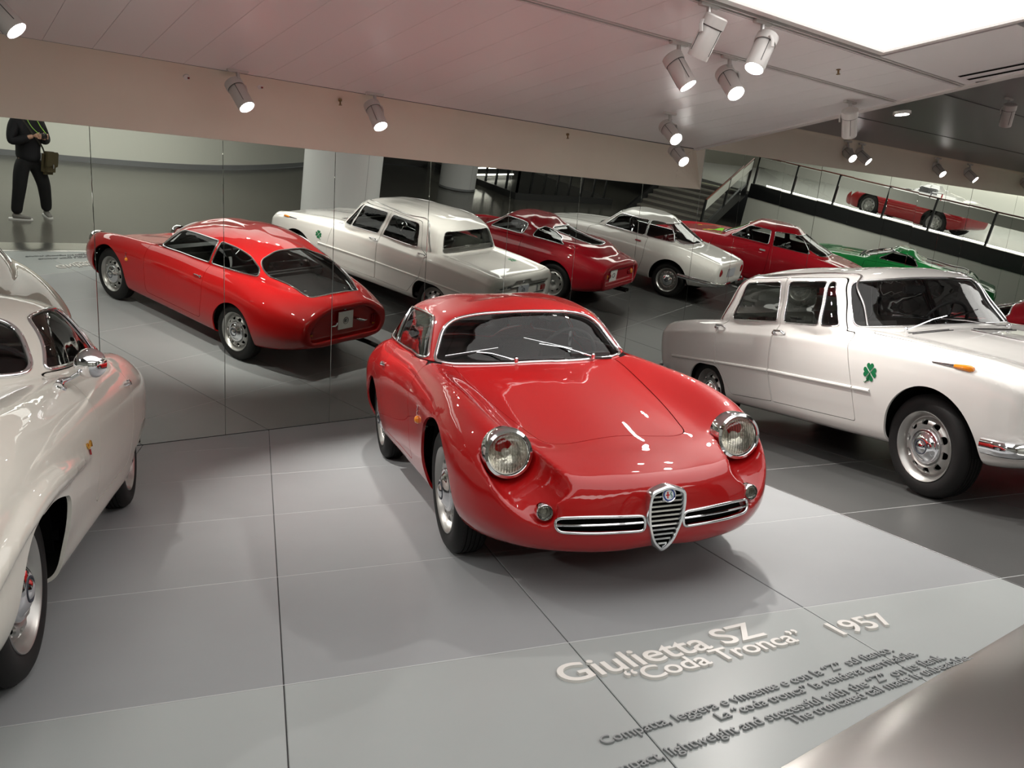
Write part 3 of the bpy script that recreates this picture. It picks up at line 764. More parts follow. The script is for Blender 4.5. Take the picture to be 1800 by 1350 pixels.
def round_lamp(root, loc, d, R, ring, name='headlight', bezel=.02, bulge=.25, deep=.06, lens=None, refl=None):
    """bezel, bowl reflector and bulged fluted lens"""
    Mx = axis_matrix(loc, d)
    o = MB().lathe([(R+bezel, -deep), (R+bezel, -.012), (R+bezel*.75, .006), (R+bezel*.25, .010), (R, .004), (R-.003, -.008)], Mx, 48, False).obj(name, ring, root)
    MB().lathe([(R-.002, -.006), (R*.85, -.03), (R*.5, -.055), (0, -.065)], Mx, 40, False).obj('lamp_reflector', refl or REFLECTOR, o)
    b = MB().lathe([(R-.001, 0)]+[(R*math.cos(t), R*bulge*math.sin(t)) for t in np.linspace(.1, PI/2, 9)], Mx, 48, False)
    b.obj('lens', lens or LAMPGLASS, o)
    fl = MB()
    for k in range(-6, 7):
        u = k*R/7.2; h = math.sqrt(max(0, R*R*.86-u*u))
        fl.tube([Mx @ Vector((u, t*h, R*bulge*math.sqrt(max(0, 1-(u*u+t*t*h*h)/(R*R)))-.004)) for t in np.linspace(-1, 1, 9)], .0016, 5)
    fl.obj('lens_flute', LAMPGLASS, o)
    MB().lathe([(.018, -.05), (.018, -.03), (.012, -.018), (0, -.014)], Mx, 16).obj('bulb', CLEARLENS, o)
    return o
# ------------------------------------------------------------------ red fastback coupe with cut-off tail
RED = mat('red_paint', (0.34, 0.0035, 0.004), 0.5, 0, 1.0, spec=.12, back=(0.10, 0.01, 0.012), coat_rough=.008)
def build_sz(loc, rz):
    root = thing('fastback_coupe', 'glossy red two-door fastback coupe with cut-off tail parked facing the camera on pale floor', 'car', loc, rz)
    X = [ # x, then (y,z) bottom centre, bottom edge, sill, low side, widest, shoulder, crown, inner, centre
     (.905, [(0,.33),(.02,.33),(.04,.35),(.05,.39),(.05,.42),(.045,.445),(.035,.455),(.02,.458),(0,.46)]),
     (.890, [(0,.265),(.08,.265),(.14,.29),(.185,.34),(.19,.385),(.175,.43),(.14,.462),(.08,.478),(0,.482)]),
     (.855, [(0,.225),(.17,.225),(.27,.255),(.335,.31),(.345,.36),(.325,.415),(.27,.465),(.15,.50),(0,.508)]),
     (.790, [(0,.20),(.28,.20),(.41,.235),(.475,.30),(.49,.355),(.482,.435),(.425,.492),(.25,.522),(0,.534)]),
     (.690, [(0,.19),(.38,.19),(.525,.225),(.59,.30),(.605,.37),(.602,.47),(.54,.560),(.36,.548),(0,.560)]),
     (.560, [(0,.185),(.45,.185),(.605,.22),(.67,.30),(.69,.39),(.682,.51),(.60,.635),(.40,.585),(0,.580)]),
     (.420, [(0,.18),(.50,.18),(.655,.215),(.715,.30),(.735,.42),(.725,.57),(.625,.695),(.42,.606),(0,.606)]),
     (.200, [(0,.18),(.52,.18),(.68,.215),(.745,.32),(.762,.47),(.748,.63),(.640,.748),(.44,.648),(0,.650)]),
     (-.05, [(0,.18),(.53,.18),(.69,.215),(.75,.33),(.768,.50),(.752,.67),(.645,.785),(.44,.692),(0,.700)]),
     (-.38, [(0,.18),(.54,.18),(.69,.215),(.742,.34),(.755,.52),(.742,.70),(.648,.812),(.45,.752),(0,.770)]),
     (-.72, [(0,.18),(.55,.18),(.69,.215),(.738,.34),(.750,.53),(.738,.72),(.660,.832),(.45,.825),(0,.828)]),
     (-1.20,[(0,.18),(.55,.18),(.69,.215),(.738,.34),(.750,.54),(.738,.73),(.670,.845),(.46,.85),(0,.85)]),
     (-1.72,[(0,.18),(.55,.18),(.695,.215),(.745,.34),(.760,.55),(.748,.74),(.670,.862),(.46,.87),(0,.87)]),
     (-2.25,[(0,.19),(.54,.19),(.695,.225),(.738,.35),(.752,.55),(.736,.74),(.650,.868),(.46,.885),(0,.885)]),
     (-2.60,[(0,.22),(.52,.22),(.675,.255),(.738,.37),(.752,.56),(.728,.72),(.615,.838),(.44,.875),(0,.878)]),
     (-2.90,[(0,.28),(.46,.28),(.615,.315),(.680,.41),(.692,.56),(.665,.69),(.545,.790),(.38,.838),(0,.852)]),
     (-3.10,[(0,.345),(.41,.345),(.545,.375),(.605,.45),(.615,.56),(.585,.665),(.470,.745),(.31,.808),(0,.824)]),
     (-3.150,[(0,.365),(.39,.365),(.525,.395),(.585,.465),(.595,.56),(.565,.657),(.452,.731),(.295,.793),(0,.809)]),
     (-3.170,[(0,.380),(.375,.380),(.500,.410),(.555,.474),(.565,.56),(.537,.648),(.427,.715),(.28,.775),(0,.792)]),
     (-3.172,[(0,.41),(.34,.41),(.455,.435),(.505,.49),(.515,.56),(.49,.635),(.385,.690),(.25,.75),(0,.765)]),
    ]
    hull = bm_mesh(*grid_closed(net_mesh([[(x, y, z) for y, z in s] for x, s in X])))
    # scooped recess round each headlight, sunken fog-lamp cups, inset tail panel
    cut = []
    for sg in (-1, 1):
        Mx = axis_matrix((.535, .548*sg, .582), (1, -.12*sg, -.34))
        cut.append(MB().lathe([(.110, -.035), (.115, 0), (.118, .06), (.124, .12), (.134, .20), (.150, .32)], Mx, 32).mesh('c', False))
        cut.append(MB().lathe([(.043, -.03), (.046, .02), (.06, .12)], axis_matrix((.752, .468*sg, .384), (1, .12*sg, 0)), 24).mesh('c', False))
    tp = rpoly([(-.485, .432, .06), (.485, .432, .06), (.510, .56, .06), (.385, .680, .08), (.25, .738, .08), (-.25, .738, .08), (-.385, .680, .08), (-.510, .56, .06)])
    Mt = Matrix(((0, 0, 1, 0), (1, 0, 0, 0), (0, 1, 0, 0), (0, 0, 0, 1)))
    cut.append(MB().prism([tuple(p) for p in tp], -3.4, -3.098, Mt).mesh('c', False))
    hull = cut_solid(hull, cut)
    R = [ # greenhouse rings
     [(-.60,0,.74),(-.62,.35,.73),(-.66,.60,.72),(-1.2,.655,.72),(-1.72,.665,.74),(-2.3,.62,.74),(-2.90,.40,.74),(-3.04,.2,.75),(-3.05,0,.75)],
     [(-.725,0,.832),(-.735,.33,.832),(-.79,.588,.838),(-1.25,.640,.862),(-1.72,.645,.884),(-2.3,.585,.90),(-2.86,.375,.852),(-2.965,.2,.866),(-2.975,0,.872)],
     [(-.82,0,.985),(-.835,.31,.98),(-.915,.540,.968),(-1.27,.590,1.0),(-1.7,.595,1.02),(-2.22,.535,1.005),(-2.60,.38,.965),(-2.68,.2,.985),(-2.69,0,.99)],
     [(-.905,0,1.118),(-.92,.27,1.108),(-1.0,.462,1.085),(-1.3,.515,1.125),(-1.68,.515,1.145),(-2.02,.455,1.115),(-2.24,.345,1.063),(-2.30,.19,1.098),(-2.31,0,1.110)],
     [(-1.03,0,1.180),(-1.05,.23,1.170),(-1.13,.36,1.155),(-1.35,.38,1.188),(-1.65,.38,1.198),(-1.87,.33,1.176),(-2.00,.25,1.150),(-2.03,.14,1.165),(-2.04,0,1.170)],
     [(-1.10,0,1.203),(-1.14,0,1.206),(-1.22,0,1.211),(-1.40,0,1.216),(-1.60,0,1.214),(-1.75,0,1.207),(-1.84,0,1.200),(-1.90,0,1.193),(-1.93,0,1.189)]]
    house = bm_mesh(*grid_house(net_mesh(R, 5, 5)))
    V, F = fuse([hull, house], .0100, 20)
    S = Surf(V, F)
    fm = lambda V, N: (V[:, 0] > -1.2) & (V[:, 0] < -.55) & (V[:, 2] > .78) & (N[:, 2] > -.2)
    S.cut('windshield', rpoly([(-.585, .838, .05), (-.30, .826, .2), (.30, .826, .2), (.585, .838, .05), (.475, 1.062, .09), (.30, 1.106, .2), (0, 1.118, .3), (-.30, 1.106, .2), (-.475, 1.062, .09)]), 'front',
          lambda V, N: (V[:, 0] > -1.10) & (V[:, 0] < -.60) & (V[:, 2] > .80) & (N[:, 0] > .25))
    up = lambda V, N: (N[:, 2] > .05) & (V[:, 2] > .6)
    rw = [(-2.235, 0, .1), (-2.215, .22, .12), (-2.24, .40, .09), (-2.36, .485, .06), (-2.50, .495, .04), (-2.60, .462, .05), (-2.955, .335, .02), (-2.985, .18, .05), (-2.985, -.18, .05), (-2.955, -.335, .02), (-2.60, -.462, .05), (-2.50, -.495, .04), (-2.36, -.485, .06), (-2.24, -.40, .09), (-2.215, -.22, .12)]
    S.cut('rear_window', rpoly(rw), 'top', up)
    for sg, k in ((-1, 'R'), (1, 'L')):
        m = side(sg, .3)
        S.cut('side_window#'+k, rpoly([(-.845, .866, .02), (-1.715, .902, .012), (-1.722, 1.130, .012), (-1.40, 1.125, .2), (-1.075, 1.088, .06)]), 'side', m)
        S.cut('quarter_window#'+k, rpoly([(-1.752, .904, .012), (-2.395, .925, .02), (-2.36, .99, .03), (-2.17, 1.070, .12), (-1.96, 1.118, .15), (-1.758, 1.130, .012)]), 'side', m)
        S.cut('door#'+k, rpoly([(-.70, .84, .03), (-.705, .60, .1), (-.735, .30, .05), (-1.72, .30, .05), (-1.765, .60, .2), (-1.745, .895, .02), (-1.72, .897, .01), (-.84, .858, .01)]), 'side', side(sg, .5), gap=.005)
        for xx, rr, zz, lo in ((0, .338, .322, .15), (-2.25, .318, .302, .15)):
            a = np.linspace(-.12, PI+.12, 40)
            P = [(xx+rr*math.cos(t), zz+rr*math.sin(t)) for t in a]+[(xx-rr-.02, lo), (xx+rr+.02, lo)]
            S.cut('hole', P, 'side', side(sg, .45), only=tuple(range(60)))
        sl = rpoly([(.085*sg, .303, .004), (.085*sg, .366, .004), (.30*sg, .373, .05), (.435*sg, .368, .032), (.435*sg, .310, .032), (.30*sg, .304, .05)])
        S.cut('hole#slot'+k, sl, 'front', lambda V, N: (V[:, 0] > .55) & (N[:, 0] > .1))
    S.cut('hole#grille', rpoly([(0, .21, .02), (.04, .245, .05), (.066, .33, .1), (.072, .415, .05), (.06, .462, .03), (-.06, .462, .03), (-.072, .415, .05), (-.066, .33, .1), (-.04, .245, .05)]), 'front', lambda V, N: V[:, 0] > .6)
    hd = rpoly([(-.735, -.50, .04), (-.74, 0, .3), (-.735, .50, .04), (-.42, .485, .3), (.10, .42, .5), (.475, .345, .10), (.44, 0, .6), (.475, -.345, .10), (.10, -.42, .5), (-.42, -.485, .3)])
    S.cut('hood', hd, 'top', lambda V, N: (N[:, 2] > .2) & (V[:, 2] > .5), gap=.005)
    sv, sn, sf = S.take('hole#slotR') if 'hole#slotR' in S.names else (None,)*3
    full = bvh_of(V, F)
    finish_body(root, S, RED, trim_r=.0085)
    # chrome rims and blades of the nose slots
    for k, sg in (('R', -1), ('L', 1)):
        v, n, f = S.take('hole#slot'+k); tv, tf = loop_tube(v, n, f, .0065, .002, .012)
        g = obj('nose_slot', npmesh('nose_slot', tv, tf), root, CHROME)
        pl = surf_line(full, 'front', [(sg*t, .337) for t in np.linspace(.09, .43, 14)], 1, -.004)
        MB().tube(pl, .006, 8).obj('slot_blade', CHROME, g)
        obj('slot_back', npmesh('slot_back', v-n*.03, f, n), g, BLACK)
    add_wheels(root, 'oval', 2.25, .705, .695)
    wells(root, 2.25, .345, .70)
    # heart-shaped grille with emblem
    gx = lambda z: .868+(z-.20)*.20
    out = rpoly([(0, .196, .02), (.045, .236, .06), (.078, .325, .1), (.086, .415, .06), (.078, .468, .03), (.045, .480, .05), (0, .494, .05), (-.045, .480, .05), (-.078, .468, .03), (-.086, .415, .06), (-.078, .325, .1), (-.045, .236, .06)])
    cen = np.array([0, .36]); inn = cen+(out-cen)*np.array([.76, .84])
    rings = [(out, -.03), (out, .012), (cen+(out-cen)*.95, .022), (cen+(out-cen)*np.array([.84, .89]), .022), (inn, .010), (inn, -.02)]
    n = len(out); Vg = []; Fg = []
    for P, off in rings: Vg += [(gx(p[1])+off, p[0], p[1]) for p in P]
    for r in range(len(rings)-1):
        for i in range(n): Fg.append((r*n+i, r*n+(i+1) % n, (r+1)*n+(i+1) % n, (r+1)*n+i))
    gr = MB().add(Vg, Fg).obj('grille', mat('polished_alloy', (0.72, 0.73, 0.74), 0.16, 1.0), root, angle=50)
    MB().add([(gx(p[1])-.018, p[0], p[1]) for p in inn], [tuple(range(n))]).obj('grille_back', BLACK, gr)
    for k in range(11):
        z = .238+k*.0205; w = np.interp(z, [.2, .236, .325, .415, .47], [.0, .038, .062, .068, .062])
        MB().box((gx(z)+.004, 0, z), (.014, 2*w, .0075), None, .002).obj('grille_bar', CHROME, gr)
    Me = axis_matrix((gx(.452)+.018, 0, .452), (1, 0, .12))
    em = MB().lathe([(.031, -.012), (.031, .003), (.027, .006), (.025, .004)], Me, 32, False).obj('emblem', CHROME, gr)
    MB().lathe([(.026, .003), (.020, .0045), (.0195, .0040)], Me, 32, False).obj('emblem_ring', mat('emblem_blue', (.03, .06, .25), .25, coat=.6), em)
    MB().lathe([(.0195, .004), (0, .0045)], Me, 24, False).obj('emblem_field', mat('emblem_white', (.62, .66, .70), .3), em)
    MB().box(Me @ Vector((-.007, 0, .0055)), (.002, .0045, .026)).box(Me @ Vector((-.007, 0, .0055)), (.002, .016, .0045)).obj('emblem_cross', mat('emblem_red', (.5, .01, .01), .3), em)
    MB().tube([Me @ Vector((.009+.003*math.sin(t), t*.0035-.012, .0055)) for t in np.linspace(0, 7, 16)], .0016, 5).obj('emblem_serpent', mat('emblem_green', (.02, .15, .10), .3), em)
    # lamps
    for sg in (-1, 1):
        round_lamp(root, (.560, .548*sg, .583), (1, -.02*sg, .05), .086, CHROME, bezel=.024, deep=.07)
        round_lamp(root, (.785, .468*sg, .384), (1, .10*sg, 0), .030, CHROME, 'fog_light', .006, .35, .03, refl=REFLECTOR)
        p, nn = cast(full, 'side', -.387, .590, sg)
        MB().lathe([(.022, -.01), (.022, .004), (.014, .016), (0, .02)], axis_matrix(p, nn), 16).obj('side_indicator', AMBER, root)
        zs = MB(); zz = [(-.395, .665), (-.360, .662), (-.388, .642), (-.362, .640), (-.395, .620), (-.358, .616)]
        zs.tube([q for q in surf_line(full, 'side', zz, sg, .004)], .003, 6); zs.obj('side_script', CHROME, root)
        p, nn = cast(full, 'side', -1.66, .757, sg)
        MB().tube([p+nn*.002+Vector((-.055, 0, 0)), p+nn*.022+Vector((-.03, 0, .003)), p+nn*.024+Vector((.02, 0, .003)), p+nn*.004+Vector((.055, 0, 0))], .008, 8, flat=(1, .7)).lathe([(.014, 0), (.014, .018), (0, .022)], axis_matrix(p+Vector((-.06, 0, 0)), nn), 14).obj('door_handle', CHROME, root)
    # tail: panel, lamps, plate, overriders, tailpipe
    for sg in (-1, 1):
        MB().box((-3.108, .450*sg, .545), (.034, .060, .150), None, .022).obj('tail_lamp', REDLENS, root)
        MB().box((-3.110, .450*sg, .500), (.030, .052, .045), None, .015).obj('tail_indicator', AMBER, root)
        MB().tube([(-3.09, .155*sg, .60), (-3.17, .165*sg, .598), (-3.20, .21*sg, .592), (-3.195, .255*sg, .588)], [.018, .017, .013, .006], 10).obj('plate_lamp', CHROME, root)
    pl = MB().box((-3.135, 0, .606), (.006, .21, .19), Matrix.Rotation(.06, 3, 'Y'), .001).obj('plate', PAPER, root)
    lg = MB(); a = np.arange(24)*2*PI/24; lg.tube([(-3.1405, .036*math.cos(t), .600+.036*math.sin(t)) for t in a], .0025, 5, True)
    lg.tube([(-3.1405, .018, .62), (-3.1405, .004, .612), (-3.1405, .018, .598), (-3.1405, .003, .585)], .003, 5).tube([(-3.1405, -.006, .62), (-3.1405, -.006, .58)], .003, 5).tube([(-3.1405, -.018, .616), (-3.1405, -.020, .584)], .003, 5).tube([(-3.1405, 0, .602), (-3.1405, -.02, .598)], .003, 5)
    lg.obj('plate_print', INK, pl)
    MB().lathe([(.016, -.01), (.016, .01), (.008, .02), (0, .022)], axis_matrix((-3.105, 0, .722), (-1, 0, 0)), 16).obj('boot_lock', CHROME, root)
    MB().tube([(-2.7, .40, .26), (-3.1, .41, .275), (-3.24, .41, .272)], .026, 12).obj('tail_pipe', mat('black_pipe', (.02, .02, .02), .4, .6), root)
    # wipers
    wiper(root, (-.70, -.12, .845), (-.80, -.36, .895), (-.772, -.52, .873), (-.800, -.20, .905))
    wiper(root, (-.71, .36, .848), (-.815, .06, .925), (-.785, .255, .885), (-.840, -.03, .955))
    # cabin
    MB().box((-1.6, 0, .30), (1.9, 1.3, .04)).obj('cabin_floor', DARKTRIM, root)
    MB().box((-.86, 0, .76), (.26, 1.16, .16), None, .06).box((-.80, .36, .835), (.16, .30, .06), None, .025).obj('dashboard', VINYL, root)
    for y in (-.30, .30): seat(root, -1.42, y, .44, VINYL, .48, .48, .44, .42)
    MB().box((-2.08, 0, .66), (.06, 1.12, .46), Matrix.Rotation(-.35, 3, 'Y'), .02).box((-2.55, 0, .79), (.82, .86, .03), Matrix.Rotation(.0, 3, 'Y'), .01).obj('parcel_shelf', DARKTRIM, root)
    steering_wheel(root, (-1.06, .33, .83), (-1, 0, .42), .18)
    MB().tube([(-.985, 0, 1.135), (-.99, 0, 1.075)], .004, 6).box((-.995, 0, 1.055), (.022, .155, .052), Matrix.Rotation(.25, 3, 'Y'), .012).obj('rear_view_mirror', DARKTRIM, root)
    return root
# ------------------------------------------------------------------ white four-door saloon
WHITE = mat('white_paint', (0.62, 0.61, 0.585), .5, 0, 1.0, spec=.12, coat_rough=.008, back=(0.16, 0.15, 0.14))
LEAF = mat('clover_green', (0.004, 0.13, 0.045), 0.4)
def clover(root, bvh, plane, u0, v0, sz, sgn, m=LEAF, flip=1):
    """four heart-shaped leaves and a stem lying on the panel"""
    b = MB()
    for k in range(4):
        a0 = PI/2*k; pts = []
        for t in np.linspace(0, 2*PI, 25)[:-1]:
            hx = 16*math.sin(t)**3/17.0; hy = (13*math.cos(t)-5*math.cos(2*t)-2*math.cos(3*t)-math.cos(4*t))/17.0
            x, y = hx*.62, (hy+1.0)*.62+.04
            pts.append((x*math.cos(a0)-y*math.sin(a0), x*math.sin(a0)+y*math.cos(a0)))
        P = []
        for x, y in [(sum(p[0] for p in pts)/24, sum(p[1] for p in pts)/24)]+pts:
            q, n = cast(bvh, plane, u0+flip*x*sz*.42, v0+y*sz*.42, sgn)
            if q is not None: P.append(q+n*.0025)
        if len(P) == 25: b.add(P, [(0, 1+i, 1+(i+1) % 24) for i in range(24)])
    st = surf_line(bvh, plane, [(u0+flip*sz*x, v0+sz*y) for x, y in ((0, -.02), (-.06, -.22), (-.20, -.44), (-.32, -.52), (-.42, -.50))], sgn, .002)
    b.tube(st, [.004, .004, .004, .003, .002][:len(st)], 5)
    return b.obj('clover_decal', m, root, False)
def build_giulia(loc, rz):
    root = thing('saloon_car', 'white four-door saloon with green clover emblems parked right of the red coupe', 'car', loc, rz)
    def sec(zb, yb, ys, zs, yl, zl, yw, zw, yc, zc, yk, zk, yi, zi, zt): return [(0, zb), (yb, zb), (ys, zs), (yl, zl), (yw, zw), (yc+.005, zc-.030), (yc, zc), (yc-.018, zc+.022), (yk+.010, zk-.018), (yk-.012, zk+.004), (yi, zi), (0, zt)]
    X = [
     (.700, sec(.40,.40,.52,.42, .58,.47, .59,.56, .58,.64, .54,.675, .36,.685,.695)),
     (.690, sec(.36,.46,.60,.385,.655,.45,.665,.56,.655,.66,.61,.715, .40,.725,.735)),
     (.655, sec(.31,.52,.655,.345,.705,.43,.715,.56,.705,.69,.655,.750,.43,.762,.772)),
     (.520, sec(.27,.55,.695,.31,.745,.43,.757,.57,.745,.735,.680,.785,.44,.792,.805)),
     (.340, sec(.25,.58,.715,.295,.758,.43,.772,.58,.762,.772,.685,.818,.44,.822,.838)),
     (.060, sec(.24,.60,.722,.29,.765,.43,.780,.58,.770,.800,.690,.852,.44,.858,.880)),
     (-.30, sec(.24,.60,.725,.29,.765,.43,.784,.59,.772,.828,.698,.892,.45,.905,.925)),
     (-.64, sec(.24,.60,.725,.29,.765,.43,.786,.60,.773,.850,.708,.925,.46,.938,.952)),
     (-1.1, sec(.24,.60,.725,.29,.765,.43,.787,.60,.773,.862,.715,.942,.46,.945,.945)),
     (-1.6, sec(.24,.60,.725,.29,.765,.43,.787,.60,.773,.862,.715,.940,.46,.942,.942)),
     (-2.1, sec(.24,.60,.725,.29,.765,.43,.786,.60,.772,.855,.715,.930,.46,.932,.932)),
     (-2.5, sec(.25,.60,.722,.30,.762,.43,.783,.60,.768,.840,.712,.912,.46,.918,.920)),
     (-2.9, sec(.28,.57,.712,.33,.755,.44,.775,.60,.760,.825,.705,.896,.46,.900,.904)),
     (-3.2, sec(.32,.54,.700,.37,.742,.46,.762,.60,.748,.805,.695,.872,.46,.878,.882)),
     (-3.340,sec(.345,.52,.690,.39,.730,.47,.750,.60,.737,.788,.688,.852,.46,.858,.862)),
     (-3.372,sec(.355,.51,.675,.40,.715,.475,.734,.60,.722,.778,.674,.838,.45,.844,.848)),
     (-3.385,sec(.375,.49,.645,.415,.685,.485,.702,.60,.690,.755,.645,.808,.44,.814,.818)),
     (-3.386,sec(.42,.46,.58,.44,.620,.50,.635,.60,.620,.72,.58,.765,.42,.775,.778)),
    ]
    hull = bm_mesh(*grid_closed(net_mesh([[(x, y, z) for y, z in s] for x, s in X], 4, 4)))
    Mt = Matrix(((0, 0, 1, 0), (1, 0, 0, 0), (0, 1, 0, 0), (0, 0, 0, 1)))
    tp = rpoly([(-.62, .53, .02), (.62, .53, .02), (.63, .735, .02), (.22, .735, .02), (.17, .775, .02), (-.17, .775, .02), (-.22, .735, .02), (-.63, .735, .02)])
    fp = rpoly([(-.60, .47, .03), (.60, .47, .03), (.615, .665, .06), (-.615, .665, .06)])
    hull = cut_solid(hull, [MB().prism([tuple(p) for p in tp], -3.6, -3.355, Mt).mesh('c', False), MB().prism([tuple(p) for p in fp], .665, .9, Mt).mesh('c', False)])
    R = [
     [(-.50,0,.82),(-.52,.38,.82),(-.66,.64,.82),(-1.5,.675,.82),(-2.2,.67,.82),(-2.48,.63,.82),(-2.56,.4,.82),(-2.57,0,.82)],
     [(-.615,0,.955),(-.635,.40,.952),(-.745,.665,.945),(-1.5,.708,.942),(-2.2,.705,.935),(-2.43,.655,.915),(-2.485,.4,.905),(-2.49,0,.905)],
     [(-.745,0,1.12),(-.765,.38,1.117),(-.865,.620,1.11),(-1.5,.660,1.12),(-2.17,.655,1.11),(-2.385,.595,1.07),(-2.435,.37,1.068),(-2.44,0,1.068)],
     [(-.880,0,1.295),(-.90,.36,1.290),(-.985,.560,1.270),(-1.5,.598,1.288),(-2.12,.590,1.272),(-2.32,.52,1.225),(-2.365,.34,1.236),(-2.37,0,1.240)],
     [(-1.00,0,1.340),(-1.02,.30,1.334),(-1.10,.44,1.318),(-1.5,.47,1.338),(-2.03,.465,1.322),(-2.21,.41,1.288),(-2.245,.25,1.296),(-2.25,0,1.300)],
     [(-1.12,0,1.354),(-1.16,0,1.356),(-1.25,0,1.359),(-1.5,0,1.362),(-1.9,0,1.350),(-2.05,0,1.336),(-2.10,0,1.330),(-2.12,0,1.327)]]
    house = bm_mesh(*grid_house(net_mesh(R, 5, 5)))
    V, F = fuse([hull, house], .0115, 4); S = Surf(V, F); bvh = bvh_of(V, F)
    S.cut('windshield', rpoly([(-.645, .962, .05), (0, .972, .4), (.645, .962, .05), (.535, 1.262, .07), (0, 1.285, .5), (-.535, 1.262, .07)]), 'front', lambda V, N: (V[:, 0] > -1.15) & (V[:, 2] > .9) & (N[:, 0] > .2))
    S.cut('rear_window', rpoly([(-.585, .945, .05), (.585, .945, .05), (.49, 1.205, .07), (-.49, 1.205, .07)]), 'front', lambda V, N: (V[:, 0] < -2.1) & (N[:, 0] < -.25))
    for sg, k in ((-1, 'R'), (1, 'L')):
        m = side(sg, .3)
        S.cut('vent_window#'+k, rpoly([(-.815, .966, .012), (-.955, .966, .006), (-1.045, 1.262, .006), (-1.005, 1.262, .03)]), 'side', m)
        S.cut('side_window#'+k, rpoly([(-.975, .966, .006), (-1.425, .966, .012), (-1.498, 1.262, .03), (-1.065, 1.262, .006)]), 'side', m)
        S.cut('side_window#r'+k, rpoly([(-1.515, .966, .012), (-2.135, .958, .03), (-2.055, 1.252, .05), (-1.590, 1.260, .03)]), 'side', m)
        S.cut('door#'+k, rpoly([(-.555, .365, .02), (-.562, .60, .2), (-.655, .935, .03), (-.755, .942, .01), (-.965, 1.292, .05), (-1.545, 1.294, .01), (-1.472, .945, .02), (-1.500, .60, .3), (-1.485, .365, .02)]), 'side', side(sg, .4), gap=.005)
        S.cut('door#r'+k, rpoly([(-1.490, .365, .02), (-1.505, .60, .3), (-1.477, .945, .02), (-1.550, 1.294, .01), (-2.085, 1.286, .06), (-2.20, .945, .02), (-2.305, .90, .02), (-2.270, .60, .03), (-2.20, .52, .06), (-2.075, .345, .03)]), 'side', side(sg, .4), gap=.005)
        a = np.linspace(-.1, PI+.1, 40)
        S.cut('hole', [(.05+.352*math.cos(t), .318+.350*math.sin(t)) for t in a]+[(-.32, .1), (.42, .1)], 'side', side(sg, .45), only=tuple(range(60)))
        S.cut('hole', rpoly([(-2.16, .1), (-2.165, .45, .08), (-2.245, .562, .08), (-2.62, .566, .16), (-2.80, .40, .12), (-2.83, .1)]), 'side', side(sg, .45), only=tuple(range(60)))
    S.cut('hood', rpoly([(-.55, -.665, .05), (-.55, .665, .05), (.62, .60, .05), (.62, -.60, .05)]), 'top', lambda V, N: (N[:, 2] > .3) & (V[:, 2] > .6), gap=.005)
    S.cut('boot_lid', rpoly([(-2.58, -.63, .05), (-2.58, .63, .05), (-3.34, .60, .04), (-3.34, -.60, .04)]), 'top', lambda V, N: (N[:, 2] > .3) & (V[:, 2] > .6), gap=.005)
    fo = finish_body(root, S, WHITE, trim_r=.0045)
    add_wheels(root, 'oval', 2.51, .725, .705); wells(root, 2.51, .36, .735)
    ALU = mat('bright_trim', (.74, .74, .74), .18, 1.0)
    for sg in (-1, 1):
        b = MB()
        for x0, x1 in ((-.40, -.553), (-.563, -1.495), (-1.508, -2.262), (-2.278, -3.08)):
            t = np.linspace(0, 1, 24); P = surf_line(bvh, 'side', [(x0+(x1-x0)*q, np.interp(x0+(x1-x0)*q, [-3.1, -2.3, -1.5, -.4], [.582, .596, .602, .585])) for q in t], sg, .001)
            b = MB().tube(P, .013, 8, flat=(.8, 1)); b.obj('side_moulding', WHITE, root)
        g = surf_line(bvh, 'side', [(-.705, .968), (-.80, 1.10), (-.90, 1.235), (-.955, 1.297), (-1.05, 1.308), (-1.5, 1.312), (-1.9, 1.306), (-2.10, 1.298), (-2.18, 1.25), (-2.26, 1.09), (-2.34, .95)], sg, .004)
        MB().tube(herm(np.array([tuple(p) for p in g]), 5), .0085, 8).obj('roof_gutter', ALU, root)
        P = surf_line(bvh, 'side', [(.075, .809), (.17, .803), (.26, .797)], sg, .004)
        MB().tube(P, [.003, .007, .011], 8).obj('wing_spear', CHROME, root)
        P = surf_line(bvh, 'side', [(.235, .797), (.29, .793), (.335, .789), (.352, .788)], sg, .008)
        MB().tube(P, [.011, .016, .019, .012], 8, flat=(.8, 1)).obj('side_indicator', AMBER, root)
        clover(root, bvh, 'side', -.40, .703, .125, sg, flip=-sg)
        for hx in (-1.385, -2.235):
            p, nn = cast(bvh, 'side', hx, .882, sg)
            h = MB().tube([p+Vector((-.075, 0, 0))+nn*.004, p+Vector((-.06, 0, .004))+nn*.03, p+Vector((.03, 0, .004))+nn*.03, p+Vector((.05, 0, -.004))+nn*.012], [.009, .008, .008, .006], 8)
            h.lathe([(.015, -.005), (.015, .016), (.010, .022), (0, .023)], axis_matrix(p+Vector((-.085, 0, -.002)), nn), 14); h.box(p+Vector((.035, 0, .008))+nn*.012, (.03, .022, .016), None, .004)
            h.obj('door_handle', CHROME, root)
    clover(root, bvh, 'top', -2.93, .36, .13, 1)
    # nose: grille, four lamps, bumper with overriders
    gb = MB()
    for k in range(6): gb.box((.672, 0, .492+k*.030), (.012, 1.16, .008), None, .002)
    MB().box((.655, 0, .567), (.01, 1.22, .20)).obj('grille_back', BLACK, root)
    gr = gb.obj('grille', ALU, root)
    MB().prism([(-.075, .02), (-.085, .10), (-.06, .135), (.06, .135), (.085, .10), (.075, .02), (.035, -.06), (0, -.11), (-.035, -.06)], .675, .70, Matrix(((0, 0, 1, 0), (1, 0, 0, 0), (0, 1, 0, .55), (0, 0, 0, 1)))).obj('grille_shield', CHROME, gr, False)
